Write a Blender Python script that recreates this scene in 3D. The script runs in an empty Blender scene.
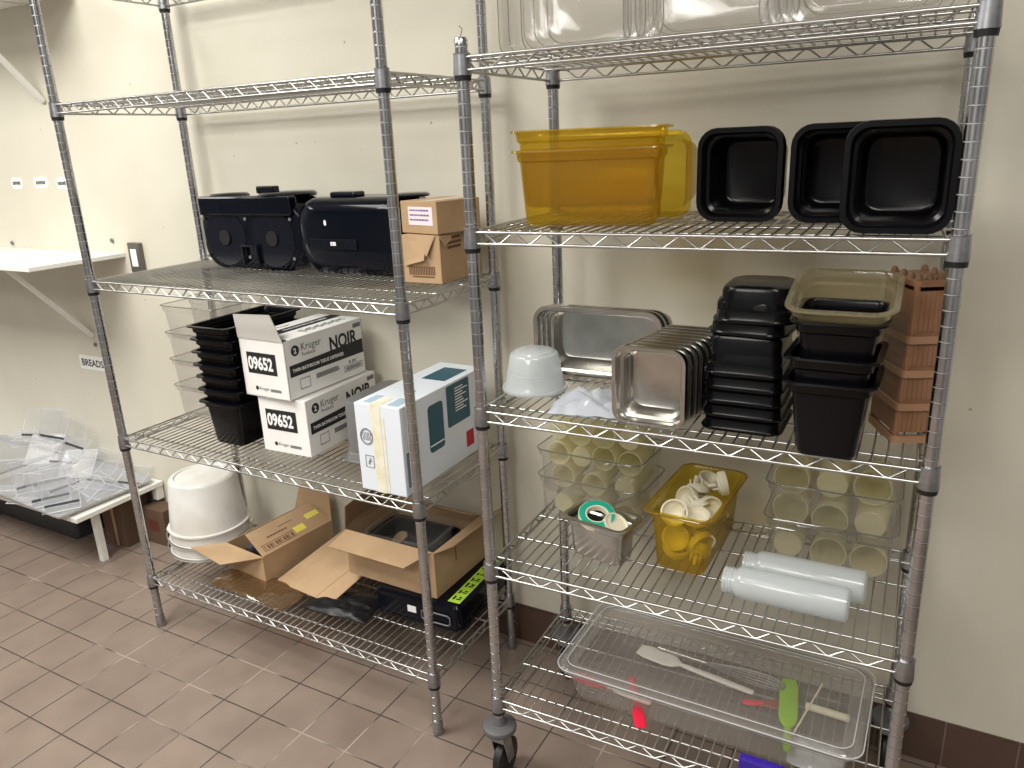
import bpy, bmesh, math, random
from mathutils import Vector, Matrix, Euler
R = math.radians
sc = bpy.context.scene
col = sc.collection
random.seed(7)

# ------------------------------------------------------------------ camera
cam = bpy.data.cameras.new('camera'); camo = bpy.data.objects.new('camera', cam); col.objects.link(camo)
camo.location = (2.2483, -1.4100, 1.5514)
camo.rotation_mode = 'XYZ'
camo.rotation_euler = (1.267553, 0.041927, 0.506561)
cam.sensor_width = 36; cam.lens = 777.1/1024*36; cam.clip_start = .02
sc.camera = camo
# ------------------------------------------------------------------ world, lights, exposure
w = bpy.data.worlds.new('world'); sc.world = w; w.use_nodes = True
w.node_tree.nodes['Background'].inputs[0].default_value = (.9, .93, 1, 1)
w.node_tree.nodes['Background'].inputs[1].default_value = .3
def area(name, loc, size, power, color, rot=(0, 0, 0)):
    l = bpy.data.lights.new(name, 'AREA'); l.shape = 'RECTANGLE'; l.size = size[0]; l.size_y = size[1]
    l.energy = power; l.color = color
    o = bpy.data.objects.new(name, l); o.location = loc; o.rotation_euler = rot; col.objects.link(o); return o
area('ceiling_or_fill_light', (.0, -1.15, 2.88), (1.2, 1.2), 74, (1, .98, .92))
area('ceiling_or_fill_light', (2.7, -1.6, 2.88), (1.2, .6), 32, (1, .965, .91))
area('ceiling_or_fill_light', (1.2, -3.2, 2.88), (1.2, 1.2), 58, (1, .975, .93))  # front fill, added to brighten the lower right shelves
area('ceiling_or_fill_light', (-2.2, -1.2, 2.88), (.6, 1.2), 30, (1, .975, .93))
sc.view_settings.view_transform = 'Standard'; sc.view_settings.look = 'None'
sc.view_settings.gamma = 1; sc.view_settings.use_curve_mapping = False
sc.view_settings.exposure = .32
sc.cycles.transparent_max_bounces = 48

# ------------------------------------------------------------------ materials
def nm(name):
    m = bpy.data.materials.new(name); m.use_nodes = True
    nt = m.node_tree; return m, nt, nt.nodes['Principled BSDF']
def noise_col(nt, target, c1, c2, scale, lo=.4, hi=.6, detail=4):
    tc = nt.nodes.new('ShaderNodeTexCoord'); n = nt.nodes.new('ShaderNodeTexNoise'); n.inputs['Scale'].default_value = scale
    n.inputs['Detail'].default_value = detail
    r = nt.nodes.new('ShaderNodeValToRGB'); r.color_ramp.elements[0].position = lo; r.color_ramp.elements[1].position = hi
    r.color_ramp.elements[0].color = (*c1, 1); r.color_ramp.elements[1].color = (*c2, 1)
    nt.links.new(tc.outputs['Object'], n.inputs['Vector']); nt.links.new(n.outputs['Fac'], r.inputs['Fac'])
    nt.links.new(r.outputs['Color'], target); return n, tc
def bump(nt, b, scale, strength, dist=.002):
    tc = nt.nodes.new('ShaderNodeTexCoord'); n = nt.nodes.new('ShaderNodeTexNoise'); n.inputs['Scale'].default_value = scale
    bp = nt.nodes.new('ShaderNodeBump'); bp.inputs['Strength'].default_value = strength; bp.inputs['Distance'].default_value = dist
    nt.links.new(tc.outputs['Object'], n.inputs['Vector']); nt.links.new(n.outputs['Fac'], bp.inputs['Height'])
    nt.links.new(bp.outputs['Normal'], b.inputs['Normal'])
def solid(name, c, rough=.5, metal=0, c2=None, scale=20, bmp=0, bscale=60, spec=.5):
    m, nt, b = nm(name)
    b.inputs['Base Color'].default_value = (*c, 1); b.inputs['Roughness'].default_value = rough
    b.inputs['Metallic'].default_value = metal; b.inputs['Specular IOR Level'].default_value = spec
    if c2: noise_col(nt, b.inputs['Base Color'], c, c2, scale)
    if bmp: bump(nt, b, bscale, bmp)
    return m
def clearish(name, tint, haze, hcol, gloss=.12, rough=.08, trans=.5):
    """thin clear plastic: tinted transparency + a little milky scatter + clear-coat gloss"""
    m = bpy.data.materials.new(name); m.use_nodes = True; nt = m.node_tree; nt.nodes.clear()
    out = nt.nodes.new('ShaderNodeOutputMaterial'); tr = nt.nodes.new('ShaderNodeBsdfTransparent'); tr.inputs[0].default_value = (*tint, 1)
    df = nt.nodes.new('ShaderNodeBsdfDiffuse'); df.inputs[0].default_value = (*hcol, 1)
    tl = nt.nodes.new('ShaderNodeBsdfTranslucent'); tl.inputs[0].default_value = (*hcol, 1)
    mm = nt.nodes.new('ShaderNodeMixShader'); mm.inputs[0].default_value = trans
    nt.links.new(df.outputs[0], mm.inputs[1]); nt.links.new(tl.outputs[0], mm.inputs[2])
    m1 = nt.nodes.new('ShaderNodeMixShader'); m1.inputs[0].default_value = haze
    nt.links.new(tr.outputs[0], m1.inputs[1]); nt.links.new(mm.outputs[0], m1.inputs[2])
    gl = nt.nodes.new('ShaderNodeBsdfGlossy'); gl.inputs['Roughness'].default_value = rough
    lw = nt.nodes.new('ShaderNodeLayerWeight'); lw.inputs['Blend'].default_value = .5
    pw = nt.nodes.new('ShaderNodeMath'); pw.operation = 'POWER'; pw.inputs[1].default_value = 4
    mp = nt.nodes.new('ShaderNodeMath'); mp.operation = 'MULTIPLY_ADD'; mp.inputs[1].default_value = .45; mp.inputs[2].default_value = .02+gloss*.12
    nt.links.new(lw.outputs['Facing'], pw.inputs[0]); nt.links.new(pw.outputs[0], mp.inputs[0])
    m2 = nt.nodes.new('ShaderNodeMixShader'); nt.links.new(mp.outputs[0], m2.inputs[0])
    nt.links.new(m1.outputs[0], m2.inputs[1]); nt.links.new(gl.outputs[0], m2.inputs[2])
    nt.links.new(m2.outputs[0], out.inputs['Surface']); return m

M = {}
M['chrome'] = solid('chrome_post', (.42, .43, .45), .19, 1, c2=(.56, .57, .59), scale=9)
M['groove'] = solid('groove', (.50, .50, .51), .6, .3)
M['wire'] = solid('plated_wire', (.50, .50, .49), .3, 1)
M['collar'] = solid('zinc_collar', (.44, .45, .48), .36, 1, c2=(.33, .34, .36), scale=40)
M['sleeve'] = solid('black_sleeve', (.006, .006, .007), .5)
M['rubber'] = solid('grey_rubber', (.10, .10, .105), .55)
M['steel'] = solid('stainless_steel', (.56, .55, .52), .25, 1, c2=(.47, .46, .43), scale=14, bmp=.08, bscale=18)
M['black'] = solid('black_plastic', (.003, .003, .004), .20, spec=.22)
M['navy'] = solid('dark_navy_plastic', (.002, .003, .007), .12, spec=.22)
M['navy_panel'] = solid('smoked_plastic', (.005, .006, .011), .15, spec=.3)
M['white'] = solid('white_print', (.85, .85, .84), .6)
M['ink'] = solid('black_ink', (.012, .012, .013), .6)
M['greyink'] = solid('grey_ink', (.16, .16, .17), .6)
M['carton_white'] = solid('white_carton', (.80, .79, .76), .6, c2=(.85, .84, .82), scale=6)
M['carton_in'] = solid('grey_carton_inside', (.42, .40, .37), .8)
M['carton_gloss'] = solid('glossy_white_carton', (.72, .77, .84), .4)
M['teal'] = solid('teal_print', (.012, .085, .125), .4)
M['red'] = solid('red_print', (.5, .012, .025), .4)
M['tape'] = solid('yellowed_tape', (.74, .70, .50), .25, c2=(.80, .78, .66), scale=30)
M['kraft'] = solid('kraft_cardboard', (.40, .265, .15), .8, c2=(.45, .305, .175), scale=8)
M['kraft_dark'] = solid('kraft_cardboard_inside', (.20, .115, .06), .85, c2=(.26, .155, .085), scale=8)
M['shade_carton'] = solid('shade_darkened_cardboard', (.11, .065, .04), .85)  # shade under the table is painted into the cardboard brown
M['browntxt'] = solid('brown_ink', (.13, .06, .03), .8)
M['bluetxt'] = solid('violet_ink', (.18, .07, .28), .7)
M['label'] = solid('label_paper', (.80, .72, .74), .6)
M['yellow_label'] = solid('yellow_sticker', (.75, .66, .12), .5)
M['bucket'] = solid('white_pail_plastic', (.80, .80, .78), .33, c2=(.70, .68, .63), scale=5)
M['painted'] = solid('white_painted_wood', (.78, .77, .73), .45)
M['papertag'] = solid('tag_paper', (.80, .80, .78), .7)
M['brown_basket'] = solid('brown_basket_plastic', (.22, .105, .05), .38, c2=(.27, .135, .07), scale=20)
M['lit_rim'] = solid('lit_basket_rim', (.36, .20, .11), .4)  # basket brown lightened to imitate light falling on the rims
M['green_tape'] = solid('green_tape', (.01, .36, .24), .4)
M['lid_white'] = solid('cream_lid_plastic', (.80, .75, .58), .4)
M['lime'] = solid('lime_handle', (.30, .58, .01), .3)
M['lime_print'] = solid('lime_print', (.42, .68, .06), .5)
M['redplastic'] = solid('red_plastic', (.72, .015, .05), .3)
M['silicone'] = solid('white_silicone', (.80, .78, .72), .45)
M['blueplastic'] = solid('blue_plastic', (.035, .012, .30), .4)
M['plate_steel'] = solid('outlet_plate_steel', (.16, .15, .13), .4, .6)
M['grey_plastic'] = solid('grey_plastic', (.15, .15, .148), .38)
M['aluminium'] = solid('aluminium_tray', (.74, .75, .76), .4, 1)
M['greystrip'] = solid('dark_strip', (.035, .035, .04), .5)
M['amber'] = clearish('amber_plastic', (.95, .86, .35), .18, (.60, .445, .04), gloss=.2, rough=.12)
M['amber_solid'] = clearish('amber_rim_plastic', (.70, .54, .13), .5, (.48, .34, .07), gloss=.3, rough=.15)
M['clear'] = clearish('clear_plastic', (.972, .970, .968), .055, (.80, .79, .77), gloss=.12)
M['clear_cold'] = clearish('clear_acrylic', (.985, .985, .99), .085, (.90, .92, .96), gloss=.1, rough=.2)
M['clear_edge'] = clearish('acrylic_edge', (.8, .83, .87), .85, (.92, .94, .97), gloss=.3)
M['clear_rim'] = clearish('clear_plastic_rim', (.66, .66, .64), .32, (.50, .50, .47), gloss=.4)
M['olive'] = clearish('smoky_olive_plastic', (.78, .74, .60), .30, (.56, .51, .36), gloss=.4)
M['cup'] = clearish('cloudy_yellowed_plastic', (.96, .95, .84), .58, (.95, .92, .72), gloss=.12, rough=.25)
M['milky'] = clearish('milky_white_plastic', (.93, .95, .96), .50, (.88, .91, .92), gloss=.2, rough=.18)
M['bag'] = clearish('white_plastic_bag', (.90, .93, .98), .6, (.85, .89, .96), gloss=.3, rough=.2)
M['film'] = clearish('brown_tinted_film', (.80, .70, .56), .18, (.46, .30, .16), gloss=.6, rough=.08)
M['dustbag'] = clearish('dark_film', (.3, .3, .33), .6, (.02, .02, .025), gloss=.1, rough=.35)

def wall_mat():
    m, nt, b = nm('cream_wall_paint'); b.inputs['Roughness'].default_value = .55
    tc = nt.nodes.new('ShaderNodeTexCoord')
    n1 = nt.nodes.new('ShaderNodeTexNoise'); n1.inputs['Scale'].default_value = 2.2; n1.inputs['Detail'].default_value = 5
    r = nt.nodes.new('ShaderNodeValToRGB'); e = r.color_ramp.elements
    e[0].position = .3; e[0].color = (.60, .57, .475, 1); e[1].position = .7; e[1].color = (.665, .64, .545, 1)
    nt.links.new(tc.outputs['Object'], n1.inputs['Vector']); nt.links.new(n1.outputs['Fac'], r.inputs['Fac'])
    n2 = nt.nodes.new('ShaderNodeTexVoronoi'); n2.inputs['Scale'].default_value = 9
    nt.links.new(tc.outputs['Object'], n2.inputs['Vector'])
    r2 = nt.nodes.new('ShaderNodeValToRGB'); f = r2.color_ramp.elements
    f[0].position = .028; f[0].color = (.25, .2, .15, 1); f[1].position = .04; f[1].color = (1, 1, 1, 1)
    nt.links.new(n2.outputs['Distance'], r2.inputs['Fac'])
    mx = nt.nodes.new('ShaderNodeMix'); mx.data_type = 'RGBA'; mx.blend_type = 'MULTIPLY'; mx.inputs['Factor'].default_value = .55
    nt.links.new(r.outputs['Color'], mx.inputs['A']); nt.links.new(r2.outputs['Color'], mx.inputs['B'])
    nt.links.new(mx.outputs['Result'], b.inputs['Base Color'])
    bump(nt, b, 14, .12, .01); return m
M['wall'] = wall_mat()
def floor_mat():
    m, nt, b = nm('quarry_tile')
    tc = nt.nodes.new('ShaderNodeTexCoord'); mp = nt.nodes.new('ShaderNodeMapping')
    mp.inputs['Location'].default_value = (-.042+.1545*40, .0155+.1555*40, 0)
    nt.links.new(tc.outputs['Object'], mp.inputs['Vector'])
    br = nt.nodes.new('ShaderNodeTexBrick'); br.offset = 0; br.squash = 1
    br.inputs['Scale'].default_value = 1; br.inputs['Brick Width'].default_value = .1545; br.inputs['Row Height'].default_value = .1555
    br.inputs['Mortar Size'].default_value = .0026; br.inputs['Mortar Smooth'].default_value = .2
    br.inputs['Color1'].default_value = (.250, .200, .166, 1); br.inputs['Color2'].default_value = (.225, .178, .150, 1)
    br.inputs['Mortar'].default_value = (1, 1, 1, 1)
    nt.links.new(mp.outputs[0], br.inputs['Vector'])
    n = nt.nodes.new('ShaderNodeTexNoise'); n.inputs['Scale'].default_value = 5; n.inputs['Detail'].default_value = 6
    nt.links.new(tc.outputs['Object'], n.inputs['Vector'])
    r = nt.nodes.new('ShaderNodeValToRGB'); e = r.color_ramp.elements
    e[0].position = .3; e[0].color = (.84, .80, .78, 1); e[1].position = .7; e[1].color = (1.1, 1.08, 1.05, 1)
    nt.links.new(n.outputs['Fac'], r.inputs['Fac'])
    mx = nt.nodes.new('ShaderNodeMix'); mx.data_type = 'RGBA'; mx.blend_type = 'MULTIPLY'; mx.inputs['Factor'].default_value = 1
    nt.links.new(br.outputs['Color'], mx.inputs['A']); nt.links.new(r.outputs['Color'], mx.inputs['B'])
    # grout: mostly dark, in places worn pale
    n2 = nt.nodes.new('ShaderNodeTexNoise'); n2.inputs['Scale'].default_value = 3.3; n2.inputs['Detail'].default_value = 8
    nt.links.new(tc.outputs['Object'], n2.inputs['Vector'])
    r2 = nt.nodes.new('ShaderNodeValToRGB'); e = r2.color_ramp.elements
    e[0].position = .53; e[0].color = (.065, .05, .043, 1); e[1].position = .61; e[1].color = (.36, .29, .24, 1)
    nt.links.new(n2.outputs['Fac'], r2.inputs['Fac'])
    m2 = nt.nodes.new('ShaderNodeMix'); m2.data_type = 'RGBA'
    nt.links.new(br.outputs['Fac'], m2.inputs['Factor']); nt.links.new(mx.outputs['Result'], m2.inputs['A']); nt.links.new(r2.outputs['Color'], m2.inputs['B'])
    # reddish wear
    nt.links.new(m2.outputs['Result'], b.inputs['Base Color'])
    b.inputs['Roughness'].default_value = .42
    bp = nt.nodes.new('ShaderNodeBump'); bp.inputs['Strength'].default_value = .6; bp.inputs['Distance'].default_value = .002; bp.invert = True
    nt.links.new(br.outputs['Fac'], bp.inputs['Height']); nt.links.new(bp.outputs['Normal'], b.inputs['Normal'])
    return m
M['floor'] = floor_mat()
def base_mat():
    m, nt, b = nm('baseboard_tile')
    tc = nt.nodes.new('ShaderNodeTexCoord'); sp = nt.nodes.new('ShaderNodeSeparateXYZ'); cb = nt.nodes.new('ShaderNodeCombineXYZ')
    nt.links.new(tc.outputs['Object'], sp.inputs[0]); nt.links.new(sp.outputs['X'], cb.inputs['X'])
    br = nt.nodes.new('ShaderNodeTexBrick'); br.offset = 0; br.inputs['Scale'].default_value = 1
    br.inputs['Brick Width'].default_value = .1545; br.inputs['Row Height'].default_value = 5; br.inputs['Mortar Size'].default_value = .002
    br.inputs['Color1'].default_value = (.095, .055, .040, 1); br.inputs['Color2'].default_value = (.085, .050, .036, 1); br.inputs['Mortar'].default_value = (.17, .13, .10, 1)
    mp = nt.nodes.new('ShaderNodeVectorMath'); mp.operation = 'ADD'; mp.inputs[1].default_value = (12.0, 2.5, 0)
    nt.links.new(cb.outputs[0], mp.inputs[0]); nt.links.new(mp.outputs[0], br.inputs['Vector'])
    nt.links.new(br.outputs['Color'], b.inputs['Base Color']); b.inputs['Roughness'].default_value = .4; return m
M['base'] = base_mat()
M['ceiling'] = solid('ceiling_board', (.72, .70, .66), .8)
M['otherwall'] = solid('room_wall_paint', (.34, .34, .34), .7)

# ------------------------------------------------------------------ mesh helpers
class MB:
    def __init__(s): s.bm = bmesh.new()
    def ring_loft(s, rings, close0=True, close1=True, cyc=False):
        vs = [[s.bm.verts.new(p) for p in r] for r in rings]
        n = len(vs[0])
        pairs = list(zip(vs, vs[1:])) + ([(vs[-1], vs[0])] if cyc else [])
        for a, b in pairs:
            for i in range(n):
                try: s.bm.faces.new((a[i], a[(i+1) % n], b[(i+1) % n], b[i]))
                except ValueError: pass
        if close0 and not cyc: s.bm.faces.new(list(reversed(vs[0])))
        if close1 and not cyc: s.bm.faces.new(vs[-1])
        return s
    def box(s, a, b, mat=None):
        (x0, y0, z0), (x1, y1, z1) = a, b
        v = [Vector(p) for p in ((x0, y0, z0), (x1, y0, z0), (x1, y1, z0), (x0, y1, z0), (x0, y0, z1), (x1, y0, z1), (x1, y1, z1), (x0, y1, z1))]
        if mat: v = [mat @ p for p in v]
        v = [s.bm.verts.new(p) for p in v]
        for f in ((3, 2, 1, 0), (4, 5, 6, 7), (0, 1, 5, 4), (1, 2, 6, 5), (2, 3, 7, 6), (3, 0, 4, 7)): s.bm.faces.new([v[i] for i in f])
        return s
    def tube(s, pts, r, n=8, closed=False, rads=None):
        pts = [Vector(p) for p in pts]; rings = []; m = len(pts); up = None
        for i, p in enumerate(pts):
            if closed: d = pts[(i+1) % m]-pts[i-1]
            else: d = pts[min(i+1, m-1)]-pts[max(i-1, 0)]
            d.normalize()
            if up is None: up = Vector((0, 0, 1)) if abs(d.z) < .9 else Vector((1, 0, 0))
            u = d.cross(up); u.normalize(); v = u.cross(d); up = v
            rr = rads[i] if rads else r
            rings.append([p+u*math.cos(2*math.pi*k/n)*rr+v*math.sin(2*math.pi*k/n)*rr for k in range(n)])
        return s.ring_loft(rings, cyc=closed)
    def lathe(s, prof, n=24, c=(0, 0, 0), cap0=True, cap1=True):
        rings = [[(c[0]+r*math.cos(2*math.pi*k/n), c[1]+r*math.sin(2*math.pi*k/n), c[2]+z) for k in range(n)] for r, z in prof]
        return s.ring_loft(rings, cap0, cap1)
    def quad_slab(s, p, t):
        p = [Vector(q) for q in p]; nrm = (p[1]-p[0]).cross(p[3]-p[0]).normalized()*t
        a = [s.bm.verts.new(q) for q in p]; b = [s.bm.verts.new(q+nrm) for q in p]
        s.bm.faces.new(list(reversed(a))); s.bm.faces.new(b)
        for i in range(len(p)):
            j = (i+1) % len(p); s.bm.faces.new((a[i], a[j], b[j], b[i]))
        return s
    def xf(s, m): bmesh.ops.transform(s.bm, matrix=m, verts=s.bm.verts); return s
    def build(s, name, mat, parent=None, smooth=False, loc=None, rot=None, bevel=0, angle=40):
        bmesh.ops.recalc_face_normals(s.bm, faces=s.bm.faces)
        me = bpy.data.meshes.new(name); s.bm.to_mesh(me); s.bm.free()
        o = bpy.data.objects.new(name, me); col.objects.link(o)
        for m in (mat if isinstance(mat, (list, tuple)) else [mat]): me.materials.append(m)
        if smooth:
            for p in me.polygons: p.use_smooth = True
            if angle: me.set_sharp_from_angle(angle=R(angle))
        if parent: o.parent = parent
        if loc: o.location = loc
        if rot: o.rotation_euler = rot
        if bevel:
            bv = o.modifiers.new('bevel', 'BEVEL'); bv.width = bevel; bv.segments = 2; bv.limit_method = 'ANGLE'
        return o
def rrect(hx, hy, r, z, n=5):
    r = min(r, hx*.98, hy*.98); out = []
    for (sx, sy, a0) in ((1, 1, 0), (-1, 1, 90), (-1, -1, 180), (1, -1, 270)):
        for k in range(n+1):
            a = R(a0+90*k/n); out.append((sx*(hx-r)+r*math.cos(a), sy*(hy-r)+r*math.sin(a), z))
    return out
def tag(o, label=None, cat=None, group=None, kind=None):
    if label: o['label'] = label
    if cat: o['category'] = cat
    if group: o['group'] = group
    if kind: o['kind'] = kind
    return o
def empty(name, loc, rz=0, rot=None):
    o = bpy.data.objects.new(name, None); col.objects.link(o); o.location = loc
    o.rotation_euler = rot if rot else (0, 0, rz); o.empty_display_size = .05; return o
def copy_tree(o, parent=None):
    c = o.copy(); col.objects.link(c)
    if parent: c.parent = parent
    for ch in list(o.children): copy_tree(ch, c)
    return c
def text(name, body, size, mat, parent, loc, rot, xs=1, bold=0, ext=.0002, align='LEFT'):
    cu = bpy.data.curves.new(name, 'FONT'); cu.body = body; cu.size = size; cu.offset = bold; cu.extrude = ext; cu.align_x = align
    cu.resolution_u = 3
    t = bpy.data.objects.new(name+'_tmp', cu); col.objects.link(t)
    bpy.context.view_layer.update()
    me = bpy.data.meshes.new_from_object(t.evaluated_get(bpy.context.evaluated_depsgraph_get()))
    bpy.data.objects.remove(t); bpy.data.curves.remove(cu)
    me.materials.clear(); me.materials.append(mat)
    for v in me.vertices: v.co.x *= xs
    o = bpy.data.objects.new(name, me); col.objects.link(o); o.parent = parent; o.location = loc; o.rotation_euler = rot; return o
FRONT = (R(90), 0, 0); RIGHT = (R(90), 0, R(90)); TOPY = (0, 0, R(90))
NTH = ['topmost', 'second from the top', 'third from the top', 'fourth from the top', 'fifth from the top', 'sixth from the top', 'seventh from the top', 'eighth from the top', 'ninth from the top']
def nth(i, n, a='topmost', b='lowest', w='from the top'):
    if i == 0: return a
    if i == n-1: return b
    return ['', 'second', 'third', 'fourth', 'fifth', 'sixth', 'seventh', 'eighth', 'ninth', 'tenth'][i]+' '+w

# ------------------------------------------------------------------ room shell
def struct(name, a, b, mat, parent=None):
    o = MB().box(a, b).build(name, mat, parent)
    if not parent: tag(o, kind='structure')
    return o
WY = .48
struct('floor', (-3.2, -4.2, -.05), (4.2, WY+.1, 0), M['floor'])
struct('wall_back', (-3.2, WY, 0), (4.2, WY+.1, 2.9), M['wall'])
struct('wall_left', (-3.3, -4.2, 0), (-3.2, WY+.1, 2.9), M['otherwall'])
struct('wall_right', (4.2, -4.2, 0), (4.3, WY+.1, 2.9), M['otherwall'])
struct('wall_front', (-3.3, -4.3, 0), (4.3, -4.2, 2.9), M['otherwall'])
struct('ceiling', (-3.3, -4.3, 2.9), (4.3, WY+.1, 2.95), M['ceiling'])
bb = MB().box((-3.2, WY-.009, 0), (4.2, WY, .123)).box((-3.2, WY-.005, .123), (4.2, WY, .128)).build('baseboard_back', M['base']); tag(bb, kind='structure')

# ------------------------------------------------------------------ wire racks
def post_mesh(h, z0=0):
    prof = [(.0, z0), (.0115, z0), (.0127, z0+.002)]; z = z0+.0254
    while z < h-.012:
        prof += [(.0127, z-.0013), (.0114, z-.0006), (.0114, z+.0006), (.0127, z+.0013)]; z += .0254
    prof += [(.0127, h-.003), (.011, h), (.0, h)]
    return MB().lathe([(max(r, .0002), z) for r, z in prof], 16)
def shelf_mb(W, D, period, nw):
    """wire shelf, local origin at collar bottom of the front-left post; walking surface at z=.036"""
    m = MB(); e = .005
    for y in (-e, D+e):
        for z in (.032, .009): m.tube([(.012, y, z), (W-.012, y, z)], .0031)
    for x in (-e, W+e):
        for z in (.032, .009): m.tube([(x, .012, z), (x, D-.012, z)], .0031)
    def zig(p0, p1):
        p0 = Vector(p0); p1 = Vector(p1); L = (p1-p0).length; n = max(2, int(round(L/period)))*2
        pts = []
        for i in range(n+1):
            b = p0.lerp(p1, i/n); zz = .0300 if i % 2 == 0 else .0112
            dv = (p1-p0).normalized()*period*.06
            pts += [b-dv+Vector((0, 0, zz)), b+dv+Vector((0, 0, zz))]
        m.tube(pts, .0021, 6)
    zig((.03, -e, 0), (W-.03, -e, 0)); zig((.03, D+e, 0), (W-.03, D+e, 0))
    zig((-e, .03, 0), (-e, D-.03, 0)); zig((W+e, .03, 0), (W+e, D-.03, 0))
    for y in (.042, D*.35, D*.65, D-.042): m.tube([(-e, y, .0303), (W+e, y, .0303)], .0026)
    for i in range(nw):
        x = .02+(W-.04)*i/(nw-1)
        m.tube([(x, -e-.001, .0300), (x, -e+.003, .0344), (x, D+e-.003, .0344), (x, D+e+.001, .0300)], .0019, 6)
    return m
def rack(name, loc, rz, W, D, heights, post_h, period, nw, label, z0=0):
    root = empty(name, loc, rz)
    tag(root, label, 'shelving rack', 'chrome wire shelving racks')
    p0 = post_mesh(post_h, z0).build('post', [M['chrome'], M['groove']], root, True, angle=50)
    for f in p0.data.polygons:
        if all(p0.data.vertices[v].co.xy.length < .0122 for v in f.vertices) and z0+.01 < f.center.z < post_h-.01: f.material_index = 1
    corners = ((0, 0), (W, 0), (0, D), (W, D))
    for i, (x, y) in enumerate(corners):
        p = p0 if i == 0 else p0.copy()
        if i: col.objects.link(p); p.parent = root
        p.location = (x, y, 0)
    s0 = shelf_mb(W, D, period, nw).build('wire_shelf', M['wire'], root, True, angle=60)
    for i, (x, y) in enumerate(corners):
        c = MB().lathe([(.0129, 0), (.0178, 0), (.0178, .002), (.0160, .036), (.0162, .0385), (.0166, .040), (.0129, .040), (.0129, 0)], 20, cap0=False, cap1=False).build('collar', M['collar'], s0, True, (x, y, 0))
        k = MB().lathe([(.0129, -.0095), (.0158, -.0095), (.0168, -.0004), (.0129, -.0004), (.0129, -.0095)], 20, cap0=False, cap1=False).build('collar_ring', M['sleeve'], s0, True, (x, y, 0))
    for i, h in enumerate(heights):
        s = s0 if i == 0 else copy_tree(s0, root)
        s.location = (0, 0, h)
    return root, p0, s0
HA = [.1598, .6641, 1.1691, 1.6692, 1.9926]
WA, DA = 1.1589, .42
rackA, postA, shA = rack('wire_shelving_rack', (0, 0, 0), 0, WA, DA, HA, 2.2, .058, 48,
    'tall chrome wire rack on the left holding cartons, black bins and white pails')
for x, y in ((0, 0), (WA, 0), (0, DA), (WA, DA)):
    MB().lathe([(.0129, .0002), (.0142, .0002), (.0148, .006), (.0148, .03), (.0138, .045), (.0129, .045), (.0129, .0002)], 20, cap0=False, cap1=False).build('post_foot', M['collar'], rackA, True, (x, y, 0))
BX, BY, RB = 1.3945, -.0552, .0324
HB = [.2091, .5806, .9616, 1.3459, 1.6743]
WB, DB = .865, .42
rackB, postB, shB = rack('wire_shelving_rack', (BX, BY, 0), RB, WB, DB, HB, 1.742, .066, 36,
    'shorter chrome wire rack on casters on the right holding food pans and bins', z0=.125)
def bl(x, y, z): # rack-B local -> world
    c, s = math.cos(RB), math.sin(RB); return (BX+c*x-s*y, BY+s*x+c*y, z)
for x, y in ((0, 0), (WB, 0), (0, DB), (WB, DB)):
    cs = empty('caster', (x, y, 0)); cs.parent = rackB
    MB().lathe([(.010, .144), (.036, .147), (.0415, .151), (.0425, .155), (.0425, .160), (.0415, .164), (.036, .1675), (.022, .169), (.018, .170), (.0165, .176), (.0132, .186)], 28).build('bumper', M['rubber'], cs, True)
    f = MB()
    f.box((-.02, -.02, .122), (.02, .022, .140))
    for sx in (-1, 1): f.quad_slab([(sx*.0195, -.018, .13), (sx*.0195, .02, .13), (sx*.0195, .034, .045), (sx*.0195, .006, .045)], .003*sx)
    f.build('fork', M['collar'], cs, bevel=.002)
    MB().lathe([(.006, -.012), (.046, -.012), (.0505, -.009), (.0505, .009), (.046, .012), (.006, .012)], 28).xf(Matrix.Translation((0, .020, .0507)) @ Matrix.Rotation(R(90), 4, 'Y')).build('wheel', M['sleeve'], cs, True)
tie = MB().tube([(0, 0, 1.740), (.002, -.002, 1.747), (.006, -.003, 1.756), (.0, -.004, 1.762)], .0009, 6).build('wire_tie', M['greyink'], rackB, True)

# ------------------------------------------------------------------ wall fixtures
def wall_shelf(z, x1, label):
    r = empty('wall_shelf', (x1, WY, z)); tag(r, label, 'shelf', 'white wall shelves on brackets')
    MB().box((-1.6, -.372, -.016), (0, -.001, 0)).box((-2.4, -.372, -.016), (-1.604, -.001, 0)).build('shelf_board', M['painted'], r, bevel=.0015)
    for bx in (-.31, -1.2):
        b = MB()
        b.box((bx-.0125, -.33, -.019), (bx+.0125, -.001, -.0165))
        b.quad_slab([(bx-.011, -.30, -.0195), (bx+.011, -.30, -.0195), (bx+.011, -.012, -.355), (bx-.011, -.012, -.355)], .014)
        b.build('bracket', M['painted'], r)
    return r
wall_shelf(1.205, -.515, 'white wall shelf level with the outlet, left of the tall rack')
wall_shelf(2.120, -.515, 'upper white wall shelf at the top left corner of the photo')
sh = MB()
for i in range(2): sh.quad_slab([(-.02*i, 0, .0003+.0006*i), (.21-.02*i, .02, .0003+.0006*i), (.20, .27, .0003+.0006*i), (-.01, .25, .0003+.0006*i)], .0004)
pp = sh.build('paper_sheet', M['white'], loc=(-1.02, .145, 1.2055)); tag(pp, 'white paper sheets lying on the lower wall shelf', 'paper')
# low white platform
t = empty('low_table', (-.545, .09, 0)); tag(t, 'low white platform table under the metal tray, against the wall', 'table')
MB().box((-2.2, 0, .228), (0, .385, .248)).build('tabletop', M['painted'], t, bevel=.002)
for x, y in ((-.065, .11), (-.9, .11), (-1.9, .11)):
    MB().box((x-.013, y-.013, 0), (x+.013, y+.013, .228)).build('leg', M['painted'], t, bevel=.002)
MB().box((-.035, .35, .17), (-.005, .385, .228)).build('cleat', M['painted'], t, bevel=.002)

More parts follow.
